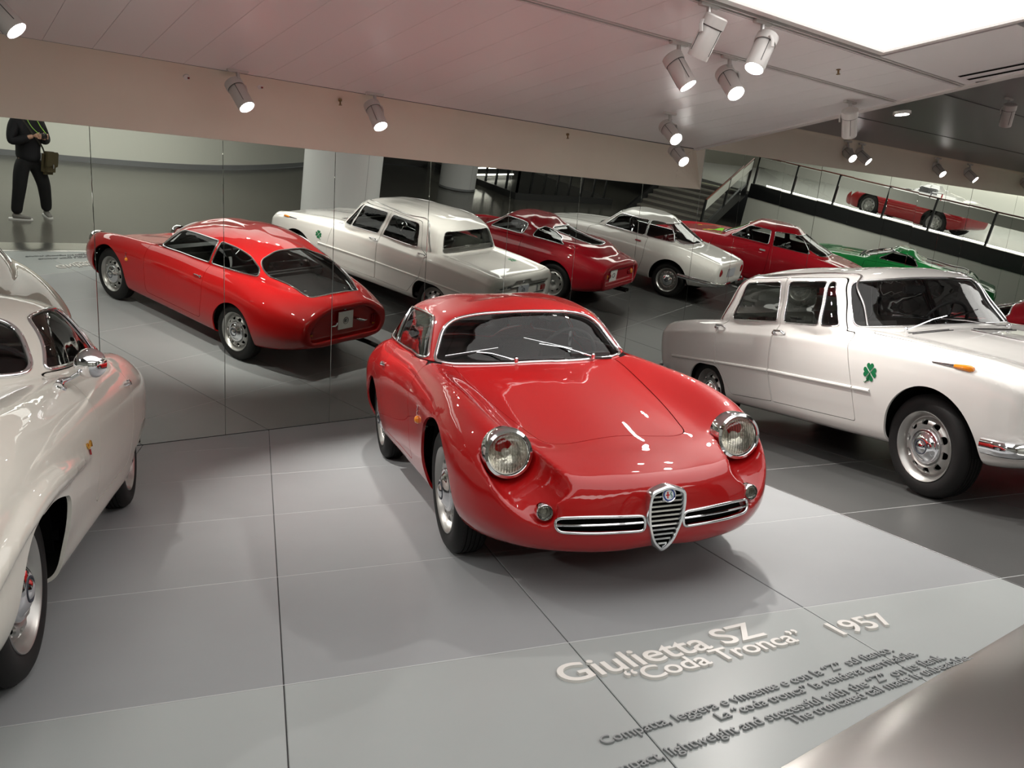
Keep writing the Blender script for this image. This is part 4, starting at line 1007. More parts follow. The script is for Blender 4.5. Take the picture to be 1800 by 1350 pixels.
    for sg in (-1, 1):
        round_lamp(root, (.700, .565*sg, .580), (1, 0, 0), .080, CHROME, bezel=.016)
        round_lamp(root, (.690, .345*sg, .570), (1, 0, 0), .062, CHROME, bezel=.014)
        MB().box((.700, .56*sg, .462), (.03, .15, .05), None, .015).obj('parking_lamp', CLEARLENS, root)
    for x, s_, zc, e in ((.735, 1, .405, .46), (-3.435, -1, .445, -3.22)):
        ys = np.linspace(-.76, .76, 25); P = [(x-s_*(.10*(abs(y)/.76)**4), y, zc) for y in ys]
        P = [(e, -.782, zc)]+P+[(e, .782, zc)]
        MB().tube(herm(np.array(P), 3), .042, 12, flat=(.5, 1)).obj('bumper', CHROME, root)
        for sg in (-1, 1): MB().box((x+s_*.03, .30*sg, zc), (.05, .045, .13), None, .018).obj('bumper_guard', CHROME, root)
    # tail
    for sg in (-1, 1):
        o = MB().box((-3.362, .50*sg, .625), (.035, .20, .105), None, .012).obj('tail_lamp_frame', CHROME, root)
        MB().box((-3.378, .535*sg, .625), (.02, .115, .085), None, .01).obj('tail_lens', REDLENS, o); MB().box((-3.377, .437*sg, .625), (.02, .055, .085), None, .01).obj('reverse_lens', CLEARLENS, o)
    for z in (.565, .69): MB().tube([(-3.362, y, z) for y in np.linspace(-.60, .60, 5)], .006, 6).obj('tail_trim', DARKTRIM, root)
    pl = MB().box((-3.372, .05, .632), (.006, .26, .14), None, .001).obj('plate', mat('grey_card', (.36, .38, .42), .6), root)
    a = np.arange(24)*2*PI/24; MB().tube([(-3.3765, .05+.036*math.cos(t), .632+.036*math.sin(t)) for t in a], .0025, 5, True).tube([(-3.3765, .065, .65), (-3.3765, .05, .645), (-3.3765, .062, .63), (-3.3765, .048, .615)], .003, 5).tube([(-3.3765, .036, .65), (-3.3765, .034, .615)], .003, 5).obj('plate_print', INK, pl)
    bd = MB().box((-3.365, -.44, .71), (.008, .36, .05), None, .002).obj('badge_bar', WHITE, root)
    for tx, y, z, h in (('giulia', -.30, .70, .045), ('ti super', -.45, .70, .045)):
        text_part(tx, bd, INK, (-3.371, y, z), h)
    text_part('ALFA ROMEO', root, INK, (-3.372, .10, .79), .032)
    MB().lathe([(.015, 0), (.015, .02), (0, .024)], axis_matrix((-3.385, 0, .765), (-1, 0, 0)), 14).obj('boot_lock', CHROME, root)
    # wipers, vents, mirror
    wiper(root, (-.545, -.40, .945), (-.70, .12, 1.03), (-.665, -.05, .99), (-.715, .34, 1.05))
    wiper(root, (-.545, .44, .945), (-.685, -.10, 1.01), (-.66, .16, .985), (-.70, -.38, 1.03))
    for sg in (-1, 1):
        for q in range(2): MB().tube(surf_line(bvh, 'top', [(-.50+q*.035, sg*(.10+t*.32)) for t in np.linspace(0, 1, 8)], 1, .002), .0035, 6).obj('cowl_vent', DARKTRIM, root)
    MB().tube(surf_line(bvh, 'top', [(-.42+t*1.0, 0) for t in np.linspace(0, 1, 14)], 1, .003), .005, 6).obj('hood_strip', CHROME, root)
    MB().tube([(-.93, 0, 1.29), (-.93, 0, 1.225)], .004, 6).box((-.935, 0, 1.20), (.02, .19, .055), None, .012).obj('rear_view_mirror', DARKTRIM, root)
    # cabin
    MB().box((-1.55, 0, .33), (2.1, 1.36, .04)).obj('cabin_floor', DARKTRIM, root)
    MB().box((-.86, 0, .86), (.30, 1.28, .14), None, .05).obj('dashboard', DARKTRIM, root)
    for y in (-.34, .34): seat(root, -1.34, y, .50, GREYCLOTH, .52, .48, .42, .30, 7)
    seat(root, -2.02, 0, .52, GREYCLOTH, 1.24, .46, .46, .30, 16)
    MB().box((-2.36, 0, .87), (.30, 1.2, .03), None, .01).obj('parcel_shelf', DARKTRIM, root)
    steering_wheel(root, (-1.02, .34, .93), (-1, 0, .55), .20)
    return root
def text_part(s, parent, m, loc, h, back=True, font_depth=.001):
    """raised lettering on the tail, read from behind the car"""
    cu = bpy.data.curves.new('lettering', 'FONT'); cu.body = s; cu.size = h; cu.extrude = font_depth; cu.align_x = 'CENTER'
    o = bpy.data.objects.new('tmp', cu); COL.objects.link(o); me = evaluated(o); bpy.data.objects.remove(o)
    # local +X of the lettering runs towards the car's right, seen from behind
    t = obj('lettering', me, parent, m)
    t.matrix_local = Matrix.Translation(loc) @ Matrix(((0, 0, -1, 0), (-1, 0, 0, 0), (0, 1, 0, 0), (0, 0, 0, 1)))
    return t
# ------------------------------------------------------------------ cream streamlined coupe at the left edge
CREAM = mat('cream_paint', (0.64, 0.615, 0.555), .5, 0, 1.0, spec=.12, coat_rough=.008, back=(0.10, 0.09, 0.08))
GOLD = mat('gilt_script', (0.75, 0.42, 0.08), .25, 1.0)
def build_ss(loc, rz):
    root = thing('streamlined_coupe', 'cream streamlined coupe with chrome wing mirror, cropped by the left edge of the photo', 'car', loc, rz)
    def sec(zb, yb, ys, zs, yl, zl, yw, zw, yc, zc, yk, zk, yi, zi, zt): return [(0, zb), (yb, zb), (ys, zs), (yl, zl), (yw, zw), (yc, zc), (yk, zk), (yi, zi), (0, zt)]
    X = [
     (1.000, sec(.36,.03,.06,.375,.08,.41,.085,.44,.08,.47,.06,.49,.03,.498,.50)),
     (.980, sec(.29,.14,.24,.31,.29,.37,.30,.43,.28,.49,.22,.53,.12,.545,.55)),
     (.900, sec(.24,.28,.44,.26,.50,.33,.52,.42,.50,.53,.42,.60,.26,.61,.61)),
     (.740, sec(.21,.42,.60,.235,.67,.32,.69,.43,.675,.60,.58,.70,.38,.67,.66)),
     (.520, sec(.20,.50,.69,.225,.76,.32,.785,.48,.765,.66,.64,.785,.42,.735,.715)),
     (.250, sec(.20,.54,.72,.225,.785,.33,.812,.53,.788,.71,.655,.840,.44,.785,.775)),
     (-.10, sec(.20,.56,.725,.225,.785,.35,.818,.56,.795,.74,.66,.872,.45,.835,.83)),
     (-.50, sec(.20,.57,.725,.225,.778,.37,.812,.58,.795,.755,.675,.890,.46,.878,.88)),
     (-.95, sec(.20,.57,.725,.225,.775,.37,.812,.60,.800,.765,.690,.905,.47,.91,.92)),
     (-1.4, sec(.20,.57,.725,.225,.778,.37,.815,.61,.805,.775,.700,.912,.48,.925,.93)),
     (-1.9, sec(.20,.57,.725,.225,.780,.37,.818,.61,.808,.785,.705,.916,.50,.925,.93)),
     (-2.25,sec(.21,.56,.715,.235,.775,.38,.810,.61,.797,.780,.685,.905,.48,.915,.92)),
     (-2.65,sec(.25,.50,.665,.275,.725,.40,.760,.60,.740,.745,.615,.855,.42,.875,.885)),
     (-2.95,sec(.30,.42,.565,.325,.630,.43,.660,.59,.640,.700,.510,.785,.34,.805,.815)),
     (-3.20,sec(.37,.28,.40,.395,.455,.48,.475,.58,.455,.655,.355,.705,.22,.725,.735)),
     (-3.31,sec(.46,.13,.20,.475,.24,.53,.25,.57,.24,.615,.18,.645,.10,.655,.66)),
     (-3.33,sec(.53,.04,.06,.535,.075,.555,.08,.575,.075,.595,.055,.61,.03,.615,.62)),
    ]
    hull = bm_mesh(*grid_closed(net_mesh([[(x, y, z) for y, z in s] for x, s in X], 5, 5)))
    hull = cut_solid(hull, [MB().lathe([(.095, -.05), (.10, 0), (.11, .06), (.14, .14), (.18, .3)], axis_matrix((.60, .575*s, .62), (1, 0, -.15)), 32).mesh('c', False) for s in (-1, 1)])
    R = [
     [(-.62,0,.82),(-.66,.38,.82),(-.80,.64,.82),(-1.4,.70,.82),(-1.85,.69,.82),(-2.3,.58,.82),(-2.70,.35,.80),(-2.8,.18,.80),(-2.82,0,.80)],
     [(-.72,0,.925),(-.765,.36,.92),(-.925,.605,.915),(-1.4,.665,.935),(-1.85,.655,.94),(-2.28,.525,.925),(-2.60,.32,.895),(-2.72,.17,.89),(-2.75,0,.888)],
     [(-.87,0,1.07),(-.905,.33,1.065),(-1.045,.550,1.06),(-1.4,.605,1.08),(-1.80,.585,1.08),(-2.12,.465,1.05),(-2.38,.28,1.0),(-2.46,.15,1.005),(-2.48,0,1.005)],
     [(-1.01,0,1.195),(-1.04,.27,1.190),(-1.155,.462,1.165),(-1.4,.515,1.200),(-1.72,.49,1.195),(-1.95,.38,1.165),(-2.10,.23,1.130),(-2.17,.13,1.132),(-2.19,0,1.135)],
     [(-1.15,0,1.248),(-1.18,.20,1.243),(-1.27,.33,1.232),(-1.45,.37,1.258),(-1.65,.34,1.252),(-1.80,.27,1.230),(-1.88,.17,1.212),(-1.92,.09,1.212),(-1.93,0,1.215)],
     [(-1.26,0,1.268),(-1.29,0,1.271),(-1.35,0,1.275),(-1.48,0,1.280),(-1.62,0,1.273),(-1.70,0,1.264),(-1.75,0,1.256),(-1.78,0,1.250),(-1.80,0,1.247)]]
    house = bm_mesh(*grid_house(net_mesh(R, 5, 5)))
    # swelling rib that runs along the front arch and tapers off on the door edge, grown into the body
    hb = bvh_of(*[np.array([tuple(v.co) for v in hull.vertices]), [tuple(p.vertices) for p in hull.polygons]])
    ribs = []
    for sg in (-1, 1):
        P = surf_line(hb, 'side', [(.80, .30), (.66, .40), (.52, .52), (.36, .595), (.18, .632), (0, .646), (-.24, .640), (-.45, .628), (-.62, .614), (-.76, .602)], sg, -.009)
        P = herm(np.array([tuple(p) for p in P]), 5)
        ribs.append(MB().tube(P, np.interp(np.linspace(0, 1, len(P)), [0, .15, .4, .60, .82, 1], [.012, .034, .044, .042, .024, .004]), 14).mesh('rib', False))
    V, F = fuse([hull, house]+ribs, .0115, 10); S = Surf(V, F); bvh = bvh_of(V, F)
    S.cut('windshield', rpoly([(-.575, .935, .07), (0, .945, .4), (.575, .935, .07), (.475, 1.16, .12), (0, 1.205, .5), (-.475, 1.16, .12)]), 'front', lambda V, N: (V[:, 0] > -1.35) & (V[:, 2] > .85) & (N[:, 0] > .2))
    S.cut('rear_window', rpoly([(-2.12, .20, .08), (-2.20, .31, .06), (-2.46, .30, .06), (-2.58, .18, .1), (-2.62, 0, .2), (-2.58, -.18, .1), (-2.46, -.30, .06), (-2.20, -.31, .06), (-2.12, -.20, .08)]), 'top', lambda V, N: (N[:, 2] > .1) & (V[:, 2] > .6))
    for sg, k in ((-1, 'R'), (1, 'L')):
        m = side(sg, .25)
        S.cut('side_window#'+k, rpoly([(-.965, .945, .02), (-1.72, .958, .02), (-1.60, 1.192, .05), (-1.40, 1.197, .1), (-1.19, 1.165, .05)]), 'side', m)
        S.cut('quarter_window#'+k, rpoly([(-1.755, .958, .02), (-2.19, .965, .05), (-1.86, 1.155, .1), (-1.635, 1.190, .03)]), 'side', m)
        S.cut('door#'+k, rpoly([(-.865, .42, .06), (-.865, .70, .2), (-.925, .93, .05), (-.955, .938, .01), (-1.735, .950, .01), (-1.77, .72, .2), (-1.74, .36, .06), (-.90, .36, .05)]), 'side', side(sg, .5), gap=.005)
        S.cut('hole', rpoly([(-.335, .10), (-.30, .34, .12), (-.275, .55, .05), (-.02, .600, .2), (.22, .575, .2), (.36, .44, .15), (.40, .25, .1), (.40, .10)]), 'side', side(sg, .45), only=tuple(range(60)))
        a = np.linspace(0, PI, 30); S.cut('hole', [(-2.25+.33*math.cos(t), .26+.26*math.sin(t)) for t in a]+[(-2.60, .1), (-1.90, .1)], 'side', side(sg, .45), only=tuple(range(60)))
    S.cut('hood', rpoly([(-.62, -.42, .1), (-.62, .42, .1), (.70, .30, .15), (.70, -.30, .15)]), 'top', lambda V, N: (N[:, 2] > .3) & (V[:, 2] > .5), gap=.005)
    finish_body(root, S, CREAM, trim_r=.0095)
    add_wheels(root, 'oval', 2.25, .71, .70); wells(root, 2.25, .40, .715)
    for sg in (-1, 1):
        lt = surf_line(bvh, 'side', [(-.60+.012*math.sin(6*t)-.07*t, .665+.012*math.sin(11*t)) for t in np.linspace(0, 1, 18)], sg, .004)
        MB().tube(lt, .0045, 6).obj('wing_script', GOLD, root)
        MB().tube(surf_line(bvh, 'side', [(-.635, .648), (-.637, .625)], sg, .004), .004, 6).obj('wing_badge', REDLENS, root)
        p, nn = cast(bvh, 'side', .50, .69, sg)
        MB().lathe([(.022, -.01), (.022, .006), (.016, .02), (0, .026)], axis_matrix(p, nn), 16).obj('side_indicator', AMBER, root)
        p, nn = cast(bvh, 'side', -1.67, .79, sg)
        MB().tube([p+Vector((-.05, 0, 0)), p+nn*.02+Vector((-.02, 0, 0)), p+nn*.02+Vector((.03, 0, 0)), p+Vector((.05, 0, 0))], .008, 8).lathe([(.016, 0), (.016, .018), (0, .022)], axis_matrix(p+Vector((-.06, 0, 0)), nn), 14).obj('door_handle', CHROME, root)
        round_lamp(root, (.625, .575*sg, .62), (1, 0, .03), .080, CHROME, bezel=.02)
        MB().tube([(-3.26, .30*sg, .52), (-3.30, .32*sg, .53), (-3.30, .32*sg, .62)], .02, 8).obj('bumper_guard', CHROME, root)
        MB().lathe([(.034, -.03), (.03, .01), (.015, .04), (0, .05)], axis_matrix((-3.12, .50*sg, .60), (-1, .6*sg, 0)), 18).obj('tail_lamp', REDLENS, root)
    # chrome wing mirror on the left front wing
    p, nn = cast(bvh, 'top', -.80, .70); p = Vector(p)
    g = MB().lathe([(.0, -.052), (.028, -.048), (.052, -.026), (.063, .004), (.066, .022), (.062, .028), (.056, .026), (0, .024)], axis_matrix(p+Vector((-.03, .10, .085)), (-1, .12, .05)), 32).obj('wing_mirror', CHROME, root)
    MB().tube([p+Vector((.05, -.005, .004)), p+Vector((.02, .0, .022)), p+Vector((-.02, .03, .03)), p+Vector((-.03, .07, .055))], [.020, .016, .009, .009], 10).lathe([(.026, -.01), (.024, .006), (0, .012)], axis_matrix(p+Vector((.03, 0, 0)), nn), 20).obj('mirror_arm', CHROME, g)
    # heart grille, cabin
    MB().prism([(-.06, .60), (-.075, .52), (-.04, .38), (0, .31), (.04, .38), (.075, .52), (.06, .60)], .985, 1.02, Matrix(((0, 0, 1, 0), (1, 0, 0, 0), (0, 1, 0, 0), (0, 0, 0, 1)))).obj('grille', CHROME, root, False)
    MB().box((-1.6, 0, .30), (1.9, 1.35, .04)).obj('cabin_floor', DARKTRIM, root)
    MB().box((-1.02, 0, .84), (.30, 1.2, .14), None, .05).obj('dashboard', VINYL, root)
    for y in (-.32, .32): seat(root, -1.55, y, .46, VINYL, .50, .48, .46, .38)
    MB().box((-2.3, 0, .80), (.75, 1.0, .03), None, .01).obj('parcel_shelf', CREAM, root)
    steering_wheel(root, (-1.22, .34, .88), (-1, 0, .42), .18)
    wiper(root, (-.70, .42, .93), (-.82, .12, 1.02), (-.79, .30, .985), (-.845, -.02, 1.05))
    return root
# ------------------------------------------------------------------ the rest of the row, seen only in the mirror
def simple_car(name, label, loc, rz, paint, P):
    """body from a side profile: P['st'] rows = x, half width, underside, shoulder height, centre height"""
    root = thing(name, label, 'car', loc, rz)
    X = []
    for x, w, zb, zs, zt in P['st']:
        h = zs-zb
        X.append([(x, y, z) for y, z in ((0, zb), (.70*w, zb), (.90*w, zb+.05*h), (.97*w, zb+.28*h), (w, zb+.55*h), (.975*w, zb+.83*h), (.87*w, zs), (.60*w, zs+.75*(zt-zs)), (0, zt))])
    hull = bm_mesh(*grid_closed(net_mesh(X, 4, 4)))
    meshes = [hull]
    if P.get('tail'):
        Mt = Matrix(((0, 0, 1, 0), (1, 0, 0, 0), (0, 1, 0, 0), (0, 0, 0, 1)))
        meshes[0] = cut_solid(hull, [MB().prism([tuple(p) for p in rpoly(P['tail'])], P['st'][-1][0]-.3, P['tail_x'], Mt).mesh('c', False)])
    if 'house' in P: meshes.append(bm_mesh(*grid_house(net_mesh(P['house'], 4, 4))))
    V, F = fuse(meshes, P.get('voxel', .02), P.get('smooth', 5)); S = Surf(V, F); bvh = bvh_of(V, F)
    for nm, poly, pl, msk in P.get('glass', ()):
        if pl == 'side':
            for sg, k in ((-1, 'R'), (1, 'L')): S.cut(nm+k, rpoly(poly), 'side', side(sg, .30 if nm[0] == 'q' else .25))
        else: S.cut(nm, rpoly(poly), pl, msk)
    for sg, k in ((-1, 'R'), (1, 'L')):
        if 'door' in P: S.cut('door#'+k, rpoly(P['door']), 'side', side(sg, .45), gap=.006)
        for xx, rr, zz in ((0, *P['arch']), (-P['wb'], *P.get('arch_r', P['arch']))):
            a = np.linspace(-.1, PI+.1, 30); S.cut('hole', [(xx+rr*math.cos(t), zz+rr*math.sin(t)) for t in a]+[(xx-rr-.02, .05), (xx+rr+.02, .05)], 'side', side(sg, .4), only=tuple(range(60)))
    finish_body(root, S, paint, trim_r=P.get('trim', .009))
    add_wheels(root, P['wheel'], P['wb'], P['track'], P['track'], z=.305, rimmat=P.get('rim')); wells(root, P['wb'], P['arch'][0]+.01, P['track'])
    if 'house' in P:
        x0 = P['cab']
        MB().box((x0-.7, 0, .33), (1.8, 1.25, .04)).obj('cabin_floor', DARKTRIM, root)
        MB().box((x0-.12, 0, P['belt']-.10), (.26, 1.1, .14), None, .05).obj('dashboard', VINYL, root)
        for y in (-.30, .30): seat(root, x0-.72, y, P['belt']-.45, P.get('seatmat', VINYL), .48, .48, .46, .36)
        steering_wheel(root, (x0-.34, .32, P['belt']-.04), (-1, 0, .45), .18)
        MB().box((P['st'][-1][0]+.95, 0, P['belt']-.10), (.7, 1.05, .03), None, .01).obj('parcel_shelf', P.get('seatmat', DARKTRIM), root)
    return root, bvh
FW = lambda V, N: (N[:, 0] > .2) & (V[:, 2] > .7)
UP = lambda V, N: (N[:, 2] > .08) & (V[:, 2] > .6)
RWm = lambda V, N: (N[:, 0] < -.2) & (V[:, 2] > .7)
CRIMSON = mat('crimson_paint', (0.36, 0.005, 0.014), .5, 0, 1.0, spec=.12, coat_rough=.008, back=(.08, .01, .012))
GREEN = mat('green_paint', (0.012, 0.24, 0.055), .5, 0, 1.0, spec=.12, coat_rough=.008, back=(.02, .05, .02))
OXBLOOD = mat('oxblood_vinyl', (.12, .008, .012), .45)
def house(x0, x1, x2, x3, wb, wr, zb, zr, zt, zb2, roundness=.03, up=None):
    """windscreen foot x0, head x1, rear-window head x2, foot x3; half widths at belt / rail; heights"""
    L = lambda a, b, t: a+(b-a)*t
    def ring(t, w, zf, zc, zrr, s):
        xf, xr = L(x0, x1, t), L(x3, x2, t); xm = L(xf, xr, .5)
        return [(xf, 0, zf+.01), (xf-.02, .55*w, zf+.006), (xf-.12, .93*w, zf), (L(xf, xr, .3), w, zc), (L(xf, xr, .66), .985*w, zc), (xr+.22, .86*w, zrr-.005), (xr+.05, .60*w, zrr), (xr, .3*w, zrr), (xr, 0, zrr)]
    r0 = [(x+(.08 if i < 3 else (-.06 if i > 5 else 0)), y*1.02, z-.11) for i, (x, y, z) in enumerate(ring(0, wb, zb, (zb+zb2)/2, zb2, 0))]
    r1 = ring(0, wb, zb, (zb+zb2)/2, zb2, 0)
    r2 = ring(.52, L(wb, wr, .48), L(zb, zr, .52), L((zb+zb2)/2, zr, .52), L(zb2, zr-.02, .52), 0)
    r3 = ring(1, wr, zr, zr+.005, zr-.02, 0)
    r4 = [(L(x, (x1+x2)/2, .22), y*.70, L(z, zt, .72)) for x, y, z in r3]
    r5 = [(L(x, (x1+x2)/2, .40), 0, L(z, zt, .98)) for x, y, z in r3]
    return [r0, r1, r2, r3, r4, r5]
def build_tubolare(loc, rz):
    wb = 2.2
    st = [(.80,.06,.36,.44,.46),(.77,.34,.25,.50,.53),(.66,.54,.20,.56,.58),(.42,.67,.19,.68,.655),(.15,.725,.19,.755,.72),(-.30,.735,.19,.80,.80),(-.75,.735,.19,.83,.85),(-1.4,.745,.19,.85,.87),(-1.9,.755,.19,.855,.88),(-2.3,.755,.21,.85,.88),(-2.7,.72,.27,.79,.84),(-2.95,.66,.34,.74,.80),(-3.03,.63,.37,.72,.78),(-3.045,.59,.40,.69,.75)]
    H = house(-.60, -.98, -1.75, -2.78, .62, .49, .85, 1.10, 1.185, .86)
    P = dict(st=st, house=H, wb=wb, track=.70, wheel='wide', arch=(.345, .315), belt=.86, cab=-.62, rim=WHEELSILVER, voxel=.018, tail=[(-.55, .46, .03), (.55, .46, .03), (.52, .68, .05), (-.52, .68, .05)], tail_x=-2.99,
             door=[(-.62, .35, .04), (-.64, .82, .05), (-1.52, .86, .02), (-1.55, .35, .04)],
             glass=[('windshield', [(-.54, .875, .05), (.54, .875, .05), (.44, 1.09, .08), (-.44, 1.09, .08)], 'front', FW),
                    ('side_window#', [(-.86, .885, .02), (-1.48, .895, .05), (-1.53, 1.07, .05), (-1.38, 1.09, .05), (-1.07, 1.085, .03)], 'side', None),
                    ('quarter_window#', [(-1.66, .905, .04), (-2.26, .90, .04), (-2.10, .975, .05), (-1.70, 1.06, .05)], 'side', None),
                    ('rear_window', [(-1.80, .27, .06), (-2.55, .23, .03), (-2.60, 0, .1), (-2.55, -.23, .03), (-1.80, -.27, .06)], 'top', UP)])
    root, bvh = simple_car('racing_coupe', 'low crimson racing coupe with sloping tail parked behind the white saloon', loc, rz, CRIMSON, P)
    MB().add([(-2.985, y, z) for y, z in ((-.54, .47), (.54, .47), (.51, .675), (-.51, .675))], [(0, 1, 2, 3)]).obj('tail_panel', DARKTRIM, root, False)
    pl = MB().box((-3.0, -.22, .58), (.006, .24, .19)).obj('plate', PAPER, root); a = np.arange(20)*2*PI/20
    MB().tube([(-3.005, -.22+.035*math.cos(t), .58+.035*math.sin(t)) for t in a], .004, 5, True).obj('plate_print', INK, pl)
    for sg in (-1, 1):
        for q in (0, 1): MB().lathe([(.042, -.03), (.042, .005), (.03, .02), (0, .026)], axis_matrix((-2.995, sg*(.36+q*.10), .575), (-1, 0, 0)), 20).obj('tail_lamp', AMBER if q else REDLENS, root)
        round_lamp(root, (.60, .50*sg, .585), (1, 0, .1), .075, CHROME, bezel=.015)
    MB().tube([(-2.6, .30, .25), (-3.05, .31, .27)], .028, 10).tube([(-2.6, .38, .25), (-3.05, .39, .27)], .028, 10).obj('tail_pipe', mat('black_pipe', (.02, .02, .02), .4, .6), root)
    return root
def build_gt(loc, rz):
    wb = 2.35
    st = [(.70,.30,.42,.56,.60),(.69,.58,.34,.66,.70),(.64,.66,.28,.71,.745),(.45,.725,.24,.765,.785),(.1,.765,.22,.82,.835),(-.35,.775,.22,.865,.89),(-.7,.78,.22,.885,.91),(-1.3,.785,.22,.90,.90),(-1.9,.785,.22,.90,.90),(-2.3,.78,.23,.89,.90),(-2.7,.755,.29,.845,.865),(-3.05,.71,.35,.785,.80),(-3.18,.66,.39,.75,.765),(-3.20,.60,.43,.72,.735)]
    H = house(-.66, -1.02, -1.98, -2.50, .66, .53, .915, 1.22, 1.315, .91)
    P = dict(st=st, house=H, wb=wb, track=.72, wheel='round', arch=(.36, .315), belt=.92, cab=-.70, seatmat=OXBLOOD,
             door=[(-.60, .35, .04), (-.62, .86, .05), (-.78, .92, .02), (-1.80, .925, .02), (-1.84, .60, .2), (-1.78, .35, .04)],
             glass=[('windshield', [(-.58, .94, .05), (.58, .94, .05), (.47, 1.205, .08), (-.47, 1.205, .08)], 'front', FW),
                    ('side_window#', [(-.90, .945, .02), (-1.72, .945, .02), (-1.70, 1.205, .02), (-1.12, 1.20, .05)], 'side', None),
                    ('quarter_window#', [(-1.745, .945, .02), (-2.28, .94, .03), (-2.12, 1.10, .1), (-1.93, 1.20, .08), (-1.725, 1.205, .02)], 'side', None),
                    ('rear_window', [(-.54, .93, .10), (.54, .93, .10), (.42, 1.19, .10), (-.42, 1.19, .10)], 'front', RWm)])
    root, bvh = simple_car('grand_tourer', 'white two-door grand tourer with dark red interior and chrome rear bumper', loc, rz, WHITE, P)
    for sg in (-1, 1):
        MB().lathe([(.062, -.02), (.062, .01), (.045, .026), (0, .03)], Matrix.Translation((-3.19, .50*sg, .635)) @ axis_matrix((0, 0, 0), (-1, .15*sg, 0)) @ Matrix.Diagonal((.8, 1.1, 1, 1)), 20).obj('tail_lamp', REDLENS, root)
        p, nn = cast(bvh, 'side', -1.66, .84, sg); MB().box(p+nn*.015, (.12, .02, .03), None, .008).obj('door_handle', CHROME, root)
        round_lamp(root, (.66, .53*sg, .61), (1, 0, 0), .085, CHROME, bezel=.014)
        P_ = [(-2.55, .79*sg, .46), (-2.9, .765*sg, .455), (-3.15, .70*sg, .45), (-3.27, .52*sg, .44), (-3.28, .18*sg, .44)]
        MB().tube(herm(np.array(P_), 5), .036, 10, flat=(.6, 1)).obj('bumper', CHROME, root)
    pl = MB().box((-3.21, 0, .61), (.008, .30, .15)).obj('plate', mat('grey_card', (.36, .38, .42), .6), root)
    cv_ = MB().prism([(-.055, 0), (.055, 0), (0, .10)], 0, .004, Matrix.Translation((-2.62, .20, .885)) @ Matrix.Rotation(-PI/2, 4, 'Z') @ Matrix.Rotation(PI/2, 4, 'X')).obj('clover_triangle', PAPER, root, False)
    clover(root, bvh, 'side', -.36, .70, .13, -1)
    MB().tube([(-3.0, .25, .32), (-3.34, .25, .32)], .022, 8).obj('tail_pipe', CHROME, root)
    return root
def build_sprint(loc, rz):
    wb = 2.58
    st = [(.80,.10,.44,.58,.60),(.77,.50,.34,.68,.70),(.66,.66,.28,.76,.745),(.40,.75,.24,.835,.80),(0,.80,.22,.89,.87),(-.5,.81,.22,.92,.935),(-1.0,.815,.22,.93,.94),(-1.8,.82,.22,.94,.94),(-2.4,.82,.22,.935,.94),(-2.8,.80,.26,.90,.925),(-3.2,.74,.32,.83,.87),(-3.5,.66,.38,.75,.79),(-3.60,.58,.43,.69,.73),(-3.62,.50,.47,.66,.69)]
    H = house(-.72, -1.18, -2.20, -2.84, .68, .53, .95, 1.25, 1.355, .935)
    P = dict(st=st, house=H, wb=wb, track=.74, wheel='round', arch=(.36, .315), belt=.95, cab=-.76,
             door=[(-.66, .35, .04), (-.68, .90, .05), (-.86, .95, .02), (-1.80, .955, .02), (-1.84, .60, .2), (-1.80, .35, .04)],
             glass=[('windshield', [(-.58, .975, .05), (.58, .975, .05), (.47, 1.235, .08), (-.47, 1.235, .08)], 'front', FW),
                    ('side_window#', [(-1.00, .98, .02), (-1.74, .98, .02), (-1.70, 1.235, .02), (-1.28, 1.23, .04)], 'side', None),
                    ('quarter_window#', [(-1.83, .98, .02), (-2.56, .975, .04), (-2.30, 1.17, .1), (-2.15, 1.235, .06), (-1.79, 1.235, .02)], 'side', None),
                    ('rear_window', [(-.56, .96, .12), (.56, .96, .12), (.42, 1.225, .10), (-.42, 1.225, .10)], 'front', RWm)])
    root, bvh = simple_car('vintage_coupe', 'crimson two-door coupe with chrome window frames behind the white grand tourer', loc, rz, CRIMSON, P)
    for sg in (-1, 1):
        p, nn = cast(bvh, 'side', -1.68, .86, sg); MB().box(p+nn*.015, (.12, .02, .03), None, .008).obj('door_handle', CHROME, root)
        round_lamp(root, (.72, .58*sg, .66), (1, 0, 0), .085, CHROME, bezel=.014); MB().box((-3.56, .45*sg, .62), (.05, .07, .16), None, .02).obj('tail_lamp', REDLENS, root)
    for x, s_ in ((.86, 1), (-3.68, -1)): MB().tube(herm(np.array([(x-s_*.35, -.80, .45), (x-s_*.06, -.62, .45), (x, 0, .45), (x-s_*.06, .62, .45), (x-s_*.35, .80, .45)]), 6), .04, 10, flat=(.6, 1)).obj('bumper', CHROME, root)
    return root
